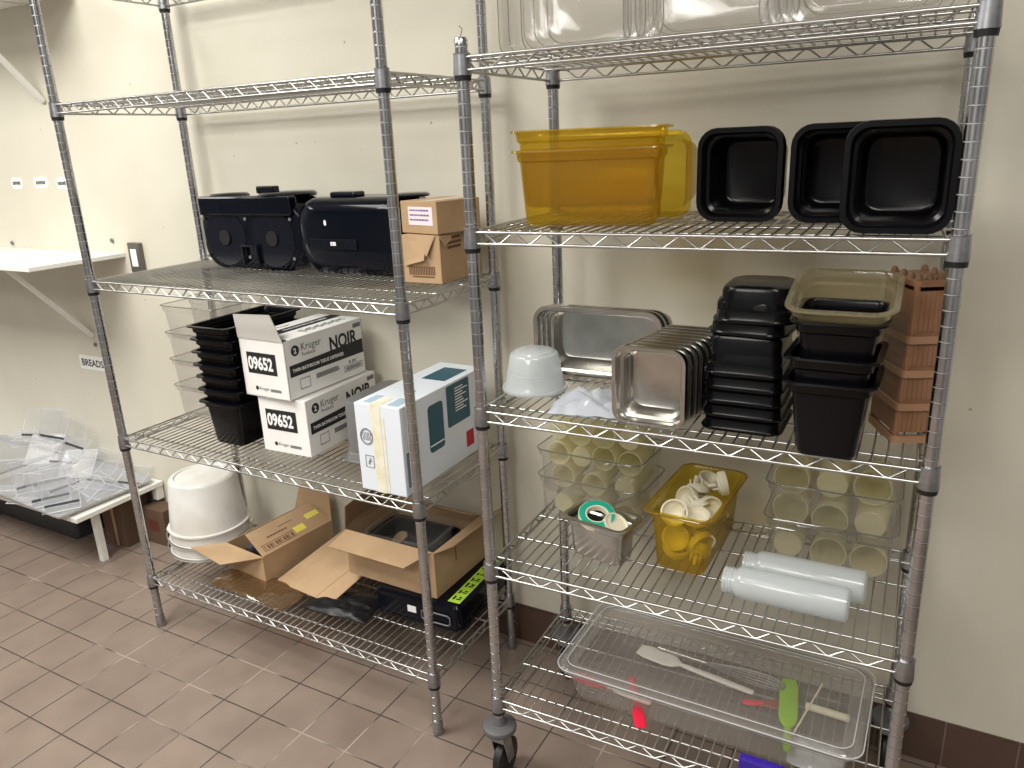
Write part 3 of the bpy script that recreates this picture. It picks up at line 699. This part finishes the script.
for y, k in ((.165, .004), (.16, 0), (.04, 0), (.02, .008), (.006, .028), (0, .055)):
    rings.append([(p[0]*(1-.06*(1 if p[1] < 0 else 0)*abs(p[1])/.11), y, .108+p[1]) for p in rrect(.196-k, .108-k*.7, .07-k*.5, 0, 8)])
m.ring_loft(rings).build('cover', M['navy'], d2, True, angle=60)
MB().box((-.12, -.004, 0), (.045, .002, .028)).build('window', M['navy_panel'], d2, loc=(-.01, -.001, .078), bevel=.002)
MB().box((0, -.002, 0), (.018, 0, .010)).build('window_sticker', M['white'], d2, loc=(-.055, -.0045, .088))
text('sticker_text', 'm', .010, M['ink'], d2, (-.052, -.0068, .090), FRONT)
MB().lathe([(.0005, 0), (.006, 0), (.006, .0012), (.0005, .0012)], 16).xf(Matrix.Rotation(R(90), 4, 'X')).build('logo_mark', M['white'], d2, True, (-.072, -.0005, .150)).scale = (.7, 1, 1.3)
MB().box((-.04, .05, 0), (.05, .10, .016)).build('lock', M['navy_panel'], d2, loc=(-.05, 0, .214), bevel=.006)
MB().lathe([(.0005, 0), (.055, 0), (.057, .005), (.05, .009), (.0005, .010)], 28).build('cap', M['navy'], d2, True, (.15, .10, .213))

# --- cartons
def closed_carton(name, loc, rz, L, W, H, mat, label, cat='box', group=None, flaps=True):
    r = empty(name, loc, rz); tag(r, label, cat, group)
    MB().box((0, 0, 0), (L, W, H)).build('carton_body', mat, r, bevel=.002)
    return r
def bars(r, face, x, z, wd, h, n, mat, name='printed_lines', L=0):
    m = MB(); rnd = random.Random(n)
    for k in range(n):
        zz = z-k*(h*1.7)
        if face == 'F': m.box((x, -.0009, zz), (x+wd*rnd.uniform(.8, 1), -.0002, zz+h))
        elif face == 'R': m.box((L+.0002, x, zz), (L+.0009, x+wd*rnd.uniform(.8, 1), zz+h))
    return m.build(name, mat, r)
bxr = closed_carton('brown_carton', (.992, .236, A3), R(0), .121, .20, .125, M['kraft'], 'brown torn carton on the upper left rack shelf, lower of two', 'box', 'brown cartons beside the dispensers')
fl = MB().quad_slab([(.045, -.001, .124), (.108, -.001, .124), (.085, -.012, .072), (.07, -.010, .088)], .003).quad_slab([(.005, -.0012, .124), (.08, -.0012, .124), (.078, -.014, .062), (.01, -.006, .045)], .002).build('torn_flap', M['kraft'], bxr)
MB().quad_slab([(.075, -.0006, .120), (.112, -.0006, .123), (.092, -.0006, .080), (.088, -.0006, .062)], .0003).build('dark_gap', M['kraft_dark'], bxr)
bars(bxr, 'F', .03, .018, .070, .0012, 2, M['browntxt'])
cd = MB()
for k in range(16): cd.box((.02+k*.0052, -.0009, .022), (.02+k*.0052+.0028, -.0002, .045))
cd.build('printed_code', M['browntxt'], bxr)
bars(bxr, 'R', .035, .110, .07, .007, 3, M['browntxt'], L=.121)
MB().quad_slab([(.122, .0, .124), (.122, .05, .124), (.129, .045, .112), (.131, .01, .098)], .002).build('side_flap', M['kraft'], bxr)
bxu = closed_carton('brown_carton', (.979, .262, A3+.127), R(-13), .138, .155, .082, M['kraft'], 'plain brown carton with a pink-white sticker, resting on the torn one', 'box', 'brown cartons beside the dispensers')
MB().box((.030, -.0009, .022), (.122, -.0002, .068)).build('sticker', M['label'], bxu)
stx = MB(); rnd = random.Random(4)
for row in range(3):
    x = .036
    while x < .108:
        ww = rnd.uniform(.003, .010); stx.box((x, -.0013, .057-row*.012), (min(x+ww, .116), -.0009, .0615-row*.012)); x += ww+.0022
stx.build('sticker_text', M['bluetxt'], bxu)
MB().box((.07, 0, .082), (.10, .15, .0824)).build('seam_tape', M['tape'], bxu)

# Kruger cartons
def kruger(loc, rz, L, W, H, label, opened):
    r = empty('dispenser_carton', loc, rz); tag(r, label, 'box', 'white dispenser cartons')
    t = .003
    m = MB()
    if opened:
        m.box((0, 0, 0), (L, W, t)).box((0, 0, 0), (L, t, H)).box((0, W-t, 0), (L, W, H)).box((0, 0, 0), (t, W, H)).box((L-t, 0, 0), (L, W, H))
    else: m.box((0, 0, 0), (L, W, H))
    m.build('carton_body', M['carton_white'], r, bevel=.0012 if not opened else 0)
    # front face: number plate
    MB().box((.024, -.0008, .070), (.140, -.0002, .133)).build('number_panel', M['ink'], r)
    text('printed_number', '09652', .051, M['white'], r, (.028, -.0009, .084), FRONT, xs=.77, bold=.0018)
    MB().lathe([(.0005, 0), (.0062, 0), (.0062, .0004), (.0005, .0004)], 16).xf(Matrix.Rotation(R(90), 4, 'X')).build('logo_mark', M['ink'], r, loc=(.05, -.0003, .026))
    text('printed_text', 'Kruger', .014, M['greyink'], r, (.059, -.0004, .022), FRONT)
    bars(r, 'F', .104, .027, .05, .0013, 4, M['greyink'])
    # right face (x = L)
    X = L+.0004
    band = MB().box((L+.0002, .012, .066), (L+.0008, W-.004, .100)).quad_slab([(L+.0008, .012, .100), (L+.0008, W-.004, .100), (L+.0008, W-.004, .110), (L+.0008, .13, .103)], .0001)
    band.build('printed_band', M['ink'], r)
    text('printed_text', 'TWIN BATHROOM TISSUE DISPENSER', .0145, M['white'], r, (L+.0010, .022, .078), RIGHT, xs=.86, bold=.0002)
    text('printed_text', 'Kruger', .030, M['greyink'], r, (X, .062, .134), RIGHT, xs=.95)
    text('printed_text', 'Products', .015, M['greyink'], r, (X, .064, .117), RIGHT)
    MB().lathe([(.0005, 0), (.0155, 0), (.0155, .0004), (.0005, .0004)], 24).xf(Matrix.Rotation(R(90), 4, 'Y')).build('logo_mark', M['ink'], r, loc=(L+.0002, .040, .139))
    text('logo_swirl', '2', .022, M['white'], r, (L+.0008, .034, .131), RIGHT, bold=.0006)
    text('printed_name', 'NOIR', .058, M['ink'], r, (X+.0006, .176, .1045), RIGHT, xs=.84, bold=.0016)
    MB().box((L+.0002, .285, .150), (L+.0007, .318, .163)).build('printed_code', M['greyink'], r)
    bars(r, 'R', .11, .050, .10, .0018, 5, M['greyink'], L=L)
    fr = MB()
    for a, b_ in (((.045, .022), (.085, .024)), ((.045, .052), (.085, .054)), ((.045, .022), (.0465, .054)), ((.0835, .022), (.085, .054)), ((.23, .022), (.312, .0235)), ((.23, .040), (.312, .0415)), ((.23, .022), (.2315, .0415)), ((.3105, .022), (.312, .0415))):
        fr.box((L+.0002, a[0], a[1]), (L+.0008, b_[0], b_[1]))
    for k in range(18): fr.box((L+.0002, .238+k*.0038, .026), (L+.0008, .238+k*.0038+.0019, .037))
    fr.build('printed_frames', M['greyink'], r)
    text('printed_text', 'R EN', .014, M['ink'], r, (X, .252, .045), RIGHT, xs=1.1)
    return r
k1 = kruger((.518, .108, A4), R(1.7), .180, .325, .171, 'white dispenser carton reading NOIR and 09652, closed, lower of two', False)
k2 = kruger((.484, .100, A4+.1725), R(-1.2), .178, .325, .172, 'white dispenser carton reading NOIR and 09652 with a raised flap, upper of two', True)
L_, H_ = .178, .172
MB().quad_slab([(.0, .0, H_), (L_, .0, H_), (L_-.062, .022, H_+.069), (-.030, .020, H_+.062)], .003).build('raised_flap', M['carton_in'], k2)
tf = MB().box((.003, .024, H_-.0005), (L_, .325, H_+.0025)).build('top_flap', M['carton_white'], k2)
MB().box((.055, .026, H_+.0026), (.098, .325, H_+.0031)).build('printed_band', M['ink'], k2)
text('printed_text', 'TWIN BATHROOM TISSUE', .017, M['white'], k2, (.082, .10, H_+.0033), TOPY, xs=.9)
sc_ = MB(); rnd = random.Random(21); pts = []
for q in range(90):
    tt = q/90; pts.append((.135-.012*math.sin(q*1.15)*(1+.5*math.sin(q*.37)), .11+.185*tt+.006*math.cos(q*1.15), H_+.0033))
sc_.tube(pts, .0006, 5).build('handwriting', M['greyink'], k2)
text('printed_text', 'Kruger', .018, M['greyink'], k2, (.035, .12, H_+.0027), TOPY)

# white-blue carton
wb = empty('glossy_white_carton', (.972, .010, A4), R(.4)); tag(wb, 'white glossy carton with teal panels and yellowed tape at the rack corner', 'box')
L_, W_, H_ = .143, .395, .238
MB().box((0, 0, 0), (L_, W_, H_)).build('carton_body', M['carton_gloss'], wb, bevel=.002)
MB().box((.052, -.0008, 0), (.082, -.0002, H_)).box((.052, 0, H_+.0002), (.082, .06, H_+.0008)).box((.086, -.001, .004), (.092, -.0002, H_-.03)).build('seam_tape', M['tape'], wb)
tv = MB()
def yz_round(y0, y1, z0, z1, r_, x):
    ring = [(x, (y0+y1)/2+p[0], (z0+z1)/2+p[1]) for p in rrect((y1-y0)/2, (z1-z0)/2, r_, 0)]
    return [[(x, a[1], a[2]) for a in ring], [(x+.0006, a[1], a[2]) for a in ring]]
tv.ring_loft(yz_round(.115, .185, .075, .205, .012, L_+.0002)).build('teal_photo', M['teal'], wb)
MB().ring_loft(yz_round(.205, .318, .115, .232, .006, L_+.0002)).build('teal_panel', M['teal'], wb)
MB().box((L_+.0008, .118, .092), (L_+.0011, .182, .096)).build('panel_line', M['white'], wb)
MB().box((L_+.0002, .292, .028), (L_+.0008, .330, .075)).build('red_label', M['red'], wb)
lt = MB(); rnd = random.Random(8)
for k in range(9): lt.box((L_+.0008, .245, .215-.008*k), (L_+.0011, .245+rnd.uniform(.035, .065), .218-.008*k))
lt.build('panel_text', M['white'], wb)
MB().box((.045, .235, H_+.0002), (.120, .35, H_+.0008)).build('teal_label', M['teal'], wb)
bars(wb, 'R', .012, .11, .022, .004, 14, M['teal'], L=L_)
tt_ = MB()
for k in range(10): tt_.box((.02+.0, .012+k*.006, H_+.0002), (.045, .012+k*.006+.003, H_+.0007)); tt_.box((.095, .012+k*.006, H_+.0002), (.13, .012+k*.006+.003, H_+.0007))
tt_.build('printed_lines', solid('grey_blue_ink', (.25, .38, .45), .6), wb)
text('printed_text', 'US', .03, M['teal'], wb, (.10, .10, H_+.0006), TOPY)
cg = MB()
for rr in (.020, .017): cg.tube([(.032+rr*math.cos(a), -.0006, .150+rr*1.1*math.sin(a)) for a in [2*math.pi*q/28 for q in range(28)]], .0008, 5, closed=True)
for k in range(6): cg.tube([(.022+.004*k, -.0006, .140), (.020+.005*k, -.0006, .162)], .0007, 5)
for a, b_ in (((.022, .066), (.048, .066)), ((.048, .066), (.048, .098)), ((.048, .098), (.022, .098)), ((.022, .098), (.022, .066)), ((.028, .082), (.042, .082)), ((.035, .073), (.035, .092)), ((.030, .074), (.040, .090))):
    cg.tube([(a[0], -.0006, a[1]), (b_[0], -.0006, b_[1])], .0008, 5)
cg.build('printed_symbols', M['greyink'], wb)
# grey container behind
gp = pan('grey_plastic_pan', M['grey_plastic'], (.862, .262, A4+.178), (R(180), 0, R(3)), 'grey plastic pan upside down between the printed and glossy cartons', 'food pan', None, (.17, .26, .178), taper=.03, r=.035)

# --- stacks of bins, shelf 4
sb = None; N = 7
for i in range(N):
    z = A4+i*.0385
    lab = 'black food pan in the tall upright stack left of the cartons, %s' % nth(N-1-i, N)
    p = (.387+.001*(i % 2), .222+.002*(i % 3), z)
    if sb is None: sb = pan('black_food_pan', M['black'], p, (0, 0, R(.5)), lab, 'food pan', 'tall stack of black pans', (.172, .325, .142), taper=.10, r=.015, rim=.013)
    else: pan('black_food_pan', None, p, (0, 0, R(.5+.5*(i % 2))), lab, 'food pan', 'tall stack of black pans', src=sb)
for i in range(4):
    z = A4+i*.0905
    lab = 'clear plastic pan in the stack behind the black pans, %s' % nth(3-i, 4)
    p = (.136, .292, z)
    if i == 0:
        sbc = pan('clear_food_pan', M['clear'], p, (0, 0, 0), lab, 'food pan', 'clear pans by the left rack post', (.262, .180, .118), taper=.08, r=.014, rim=.005)
        MB().tube(rrect(.1313, .0903, .023, .1155), .0014, 6, closed=True).build('rim_edge', M['clear_rim'], sbc, True)
    else:
        k_ = copy_tree(sbc); k_.location = p; tag(k_, lab)
o_ = pan('clear_food_pan', M['clear'], (.170, .300, A4+.2735), (0, 0, 0), 'smaller clear pan standing inside the topmost clear pan by the post', 'food pan', 'clear pans by the left rack post', (.170, .135, .140), taper=.05, r=.015)
MB().tube(rrect(.0853, .0678, .024, .1375), .0012, 6, closed=True).build('rim_edge', M['clear_rim'], o_, True)

# --- shelf 5: pails
def pail(loc, label, r0, r1, h):
    r = empty('plastic_pail', loc); tag(r, label, 'pail', 'white plastic pails')
    MB().lathe([(r0, 0), (r0+.004, .001), (r0+.004, .010), (r0-.001, .012), (r0-.003, .045), (r0+.004, .046), (r0+.004, .052), (r0-.004, .054), (r1+.002, h-.012), (r1-.004, h-.004), (r1-.012, h), (r1-.018, h), (r1-.022, h-.006), (.001, h-.006), (.001, h-.010), (r1-.024, h-.010), (r1-.006, h-.016), (r0-.008, .040), (r0-.006, 0), (r0, 0)], 48, cap0=False, cap1=False).build('pail_body', M['bucket'], r, True, angle=50)
    for a in (218, 38):
        x, y = (r0)*math.cos(R(a)), (r0)*math.sin(R(a))
        MB().lathe([(.0005, 0), (.011, 0), (.012, .006), (.008, .012), (.0005, .013)], 16).xf(Matrix.Rotation(R(90), 4, 'Y')).build('handle_ear', M['bucket'], r, True, (x, y, .030), (0, 0, R(a)))
    MB().tube([((r0+.010)*math.cos(R(218+q*9)), (r0+.010)*math.sin(R(218+q*9)), .030-.018*math.sin(math.pi*q/20)) for q in range(21)], .0022, 6).build('bail_handle', M['wire'], r, True)
    return r
pail((.012, .248, A5), 'white plastic pail upside down on the bottom left shelf, outer lower one', .1365, .112, .235)
pail((.014, .250, A5+.044), 'white plastic pail upside down, slipped over the lower pail', .1365, .112, .233)

# open brown box with sloping flap
def open_carton(name, loc, rz, L, W, H, label, group, t=.003, mat='kraft'):
    r = empty(name, loc, rz); tag(r, label, 'box', group)
    MB().box((0, 0, 0), (L, W, t)).box((0, 0, t), (L, t, H)).box((0, W-t, t), (L, W, H)).box((0, t, t), (t, W-t, H)).box((L-t, t, t), (L, W-t, H)).build('carton_body', M[mat], r)
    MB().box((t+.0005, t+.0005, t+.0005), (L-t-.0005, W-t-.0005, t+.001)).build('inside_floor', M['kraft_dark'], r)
    return r
ob = open_carton('open_brown_carton', (.212, .150, A5), R(-6), .195, .300, .098, 'open brown carton with a printed sloping flap beside the white pails', 'open cartons on the bottom left shelf')
MB().quad_slab([(0, 0, .098), (.195, 0, .098), (.085, -.085, .082), (-.130, -.055, .070)], .003).build('front_flap', M['kraft'], ob)
ff = MB().quad_slab([(.195, .002, .098), (.195, .300, .098), (.100, .285, .150), (.100, .012, .148)], .003).build('side_flap', M['kraft'], ob)
MB().quad_slab([(.0, .300, .098), (.195, .300, .098), (.185, .312, .200), (.03, .312, .200)], .003).build('rear_flap', M['kraft'], ob)
# printing on the sloping flap (plane through hinge)
pr = MB()
e1 = Vector((0, 1, 0)); e2 = Vector((-.095, 0, .051)).normalized(); nrm = Vector((.051, 0, .095)).normalized(); org = Vector((.195, .002, .098))+nrm*.0036
def onf(u, v, du, dv): pr.quad_slab([org+e1*u+e2*v, org+e1*(u+du)+e2*v, org+e1*(u+du)+e2*(v+dv), org+e1*u+e2*(v+dv)], .0003)
for a in ((.02, .012, .13, .002), (.02, .036, .13, .002), (.02, .012, .002, .026)): onf(*a)
for k in range(11): onf(.027+k*.011, .017, .0075 if k % 3 else .003, .015)
for k in range(7): onf(.06+k*.012, .055, .009, .006)
for k in range(6): onf(.12+k*.010, .075, .007, .004)
pr.build('printed_text', M['browntxt'], ob)
pr = MB(); onf(.155, .020, .045, .026); onf(.225, .050, .055, .022); pr.build('yellow_sticker', M['yellow_label'], ob)
for i, (x, y, z, a) in enumerate(((.27, .22, .02, 10), (.31, .25, .02, 60), (.26, .30, .02, -20))):
    u = MB().lathe([(.001, 0), (.018, 0), (.02, .004), (.02, .05), (.012, .06), (.001, .06)], 16).build('spray_cap', M['greystrip'] if i != 1 else M['white'], None, True, (x, y, A5+z), (R(20), R(a*.3), 0))
    tag(u, '%s plastic cap inside the open printed brown carton, %s' % (('dark', 'white', 'dark')[i], ('nearest the front', 'in the middle', 'toward the back')[i]), 'cap', 'caps in the brown carton')

# flattened brown cardboard and films
fc = MB().quad_slab([(0, 0, 0), (.20, -.03, .010), (.345, .27, .150), (.085, .26, .085)], .004).quad_slab([(.20, -.03, .010), (.27, -.02, .012), (.375, .235, .135), (.345, .27, .150)], .003).build('cardboard_sheet', M['kraft'], None, loc=(.425, .155, A5+.001)); tag(fc, 'bent brown cardboard sheet leaning between the two open cartons', 'cardboard')
fm = crumple('plastic_film', M['film'], (.395, .105, A5), .36, .13, .022, 10, 12, R(-4)); tag(fm, 'glossy brown tinted plastic film lying in front of the printed carton', 'plastic film')
fm2 = crumple('plastic_film', M['dustbag'], (.72, .150, A5), .24, .13, .030, 12, 5, R(6)); tag(fm2, 'dark shiny plastic film bunched before the big open carton', 'plastic film')
# black case below big carton
bc = empty('black_case', (.835, .165, A5), R(2)); tag(bc, 'black case with lime lettering under the big open carton', 'case')
MB().ring_loft([rrect(.145, .148, .02, 0), rrect(.150, .153, .022, .006), rrect(.150, .153, .022, .078), rrect(.144, .147, .02, .086)]).xf(Matrix.Translation((.15, .153, 0))).build('case_body', M['navy'], bc, True, angle=30)
MB().tube([(.17, -.003, .028), (.18, -.005, .022), (.26, -.005, .022), (.268, -.004, .028), (.268, -.004, .048), (.26, -.005, .054), (.18, -.005, .054), (.17, -.003, .048)], .0022, 6, closed=True).build('front_handle', M['greyink'], bc, True)
MB().box((.120, -.0025, .034), (.150, -.0002, .054)).build('label', M['papertag'], bc)
MB().box((.248, .022, .0862), (.288, .285, .0866)).build('lime_strip', M['lime_print'], bc)
lm = MB()
for k in range(7):
    y = .035+k*.036
    w1 = (.014, .009, .018, .012, .006, .016, .011)[k]
    lm.box((.255, y, .0867), (.261, y+w1+.006, .0870)); lm.box((.265, y+.003, .0867), (.281, y+.008, .0870)); lm.box((.270, y+.012, .0867), (.280, y+.012+w1*.5, .0870))
lm.build('lettering', M['navy'], bc)
# big open carton
oc = open_carton('open_brown_carton', (.715, .195, A5+.088), R(-1), .335, .262, .150, 'large open brown carton holding dark trays above the black case', 'open cartons on the bottom left shelf')
MB().quad_slab([(.005, .0, .150), (.325, .0, .150), (.275, -.068, .122), (-.015, -.062, .118)], .003).build('front_flap', M['kraft'], oc)
MB().quad_slab([(.335, .0, .150), (.335, .262, .150), (.405, .275, .185), (.385, .03, .172)], .003).build('right_flap', M['kraft'], oc)
MB().quad_slab([(.08, .262, .150), (.33, .262, .150), (.325, .215, .172), (.10, .22, .172)], .003).build('rear_flap', M['kraft'], oc)
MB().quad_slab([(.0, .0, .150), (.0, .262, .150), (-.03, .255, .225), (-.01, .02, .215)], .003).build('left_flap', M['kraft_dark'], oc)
MB().box((.3352, .105, .07), (.3358, .111, .115)).build('hand_slot', M['kraft_dark'], oc)
MB().box((.13, -.0006, .07), (.136, -.0001, .10)).box((.29, -.0006, .085), (.297, -.0001, .115)).build('red_mark', M['red'], oc)
dt = pan('black_food_pan', M['black'], (.87, .322, A5+.093), (0, 0, 0), 'black tray standing inside the large open carton', 'food pan', None, (.27, .20, .10), taper=.1)
ct = pan('clear_food_pan', M['clear'], (.875, .318, A5+.140), (0, 0, R(3)), 'clear tray lying over the black tray in the large carton', 'food pan', None, (.25, .19, .085), taper=.1)

# ------------------------------------------------------------------ tray of acrylic sign holders
TR = R(-6.5); tc_ = Vector((-.985, .335, .249))
tray = pan('metal_tray', M['aluminium'], (-.893, .262, .2485), (0, 0, R(-3.5)), 'aluminium sheet tray heaped with clear sign holders on the low table', 'tray', None, (.66, .405, .022), taper=.25, rim=.008, r=.02, step=0)
tr2 = tray.copy(); col.objects.link(tr2); tr2.location = (-1.60, .272, .2485); tr2.rotation_euler = (0, 0, 0)
tag(tr2, 'second aluminium tray at the far left end of the low table', 'tray')
def holder(loc, rz, tilt, w_, h_, kind, label, strip=True):
    r = empty('sign_holder', loc, rot=(0, 0, rz)); tag(r, label, 'sign holder', 'clear acrylic sign holders on the tray')
    t = .003; T = Matrix.Rotation(R(tilt), 4, 'X')
    MB().box((-w_/2, 0, 0), (w_/2, t, h_), T).build('face_panel', M['clear_cold'], r)
    e = MB()
    c = [T @ Vector(p) for p in ((-w_/2, t/2, .001), (w_/2, t/2, .001), (w_/2, t/2, h_), (-w_/2, t/2, h_))]
    e.tube(c, .0016, 6, closed=True)
    dz = .0
    if kind == 'L':
        MB().box((-w_/2, -.055, 0), (w_/2, 0, t)).build('foot_panel', M['clear_cold'], r)
        e.tube([(-w_/2, -.055, .0015), (w_/2, -.055, .0015)], .0016, 6); e.tube([(-w_/2, -.055, .0015), (-w_/2, 0, .0015)], .0016, 6); e.tube([(w_/2, -.055, .0015), (w_/2, 0, .0015)], .0016, 6)
    elif kind == 'A':
        T2 = Matrix.Translation((0, h_*math.sin(R(-tilt))*2+.0, 0)) @ Matrix.Rotation(R(-tilt), 4, 'X')
        MB().box((-w_/2, 0, 0), (w_/2, t, h_), T2).build('back_panel', M['clear_cold'], r)
        c = [T2 @ Vector(p) for p in ((-w_/2, t/2, .001), (w_/2, t/2, .001), (w_/2, t/2, h_), (-w_/2, t/2, h_))]; e.tube(c, .0016, 6, closed=True)
    e.build('panel_edge', M['clear_edge'], r, True)
    if strip: MB().box((-w_/2+.004, -.0015, .004), (w_/2-.004, -.0002, .014), T).build('dark_strip', M['greystrip'], r)
    return r
dk = empty('shade_filler', (-1.62, .24, 0)); tag(dk, 'added dark crate in the shadow beneath the low table', 'filler')  # dark block added to imitate the deep shade under the table
MB().ring_loft([rrect(a_, b_, .02, z) for a_, b_, z in ((.36, .09, 0), (.38, .10, .19), (.39, .11, .19), (.39, .11, .20), (.375, .095, .20), (.355, .085, .006))]).xf(Matrix.Translation((.38, .11, 0))).build('filler_body', M['greystrip'], dk, True, angle=30)
zt = .2535
hs = [  # x, y, z, rz, tilt, w, h, kind, label, strip
 (-.70, .135, zt, 55, -8, .13, .115, 'L', 'upright clear sign holder at the front right corner of the tray', True),
 (-.80, .150, zt, 60, -6, .14, .125, 'L', 'upright clear sign holder standing second from the tray front corner', True),
 (-.90, .120, zt, 20, -15, .12, .10, 'L', 'clear sign holder standing by the front edge of the tray', False),
 (-1.00, .200, zt, 70, -10, .14, .12, 'L', 'clear sign holder at the left front of the tray', True),
 (-1.12, .150, zt, 35, -20, .14, .11, 'L', 'clear sign holder cut off by the left edge of the photo', False),
 (-.66, .300, zt, 100, -65, .15, .12, 'L', 'clear sign holder lying nearly flat at the right end of the tray', False),
 (-.76, .330, zt+.006, 10, -70, .15, .13, 'L', 'flat clear sign holder behind the upright ones', True),
 (-.88, .300, zt+.02, 30, -50, .14, .13, 'A', 'tent-shaped clear sign holder in the middle of the heap', False),
 (-1.00, .330, zt+.05, 15, -55, .15, .13, 'L', 'tilted clear sign holder on top of the heap', True),
 (-1.12, .300, zt+.04, 25, -45, .15, .14, 'A', 'tilted tent-shaped sign holder at the left of the heap', False),
 (-1.13, .375, zt+.13, 5, -25, .18, .13, 'L', 'clear sign holder leaning against the wall, highest of the heap', True),
 (-1.00, .395, zt+.10, -5, -18, .16, .12, 'L', 'clear sign holder leaning on the wall right of the highest one', True),
 (-.83, .405, zt+.02, 0, -30, .15, .09, 'L', 'low clear sign holder leaning on the wall near the tray middle', False),
 (-.64, .375, zt, 12, -60, .13, .10, 'L', 'small clear sign holder in the rear right corner of the tray', True),
 (-1.24, .38, zt+.12, 20, -35, .17, .13, 'L', 'clear sign holder against the wall, just inside the left photo edge', True),
 (-1.30, .30, zt+.03, 40, -40, .17, .13, 'A', 'tent-shaped sign holder at the far left photo edge', False),
 (-.93, .235, zt+.012, 65, -30, .14, .12, 'L', 'clear sign holder between the tent-shaped one and the front row', True),
 (-.84, .235, zt+.004, 85, -20, .13, .11, 'L', 'clear sign holder behind the second front one', True),
 (-.70, .225, zt, -20, -55, .11, .09, 'A', 'small tent-shaped sign holder behind the front corner one', False)]
for a in hs: holder((a[0], a[1], a[2]), R(a[3]), a[4], a[5], a[6], a[7], a[8], a[9])
# cartons under the table
c1 = closed_carton('brown_carton', (-.735, .300, 0), R(4), .125, .13, .20, M['shade_carton'], 'shade-darkened brown carton on the floor under the low table', 'box', 'cartons on the floor under the table')
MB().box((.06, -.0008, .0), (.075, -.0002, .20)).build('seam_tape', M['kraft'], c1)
c2 = closed_carton('brown_carton', (-.585, .385, 0), R(0), .13, .075, .16, M['shade_carton'], 'small shade-darkened carton against the wall behind the rack corner', 'box', 'cartons on the floor under the table')
MB().box((.03, -.0008, .06), (.09, -.0002, .11)).build('red_label', solid('dull_red_label', (.12, .03, .02), .6), c2)
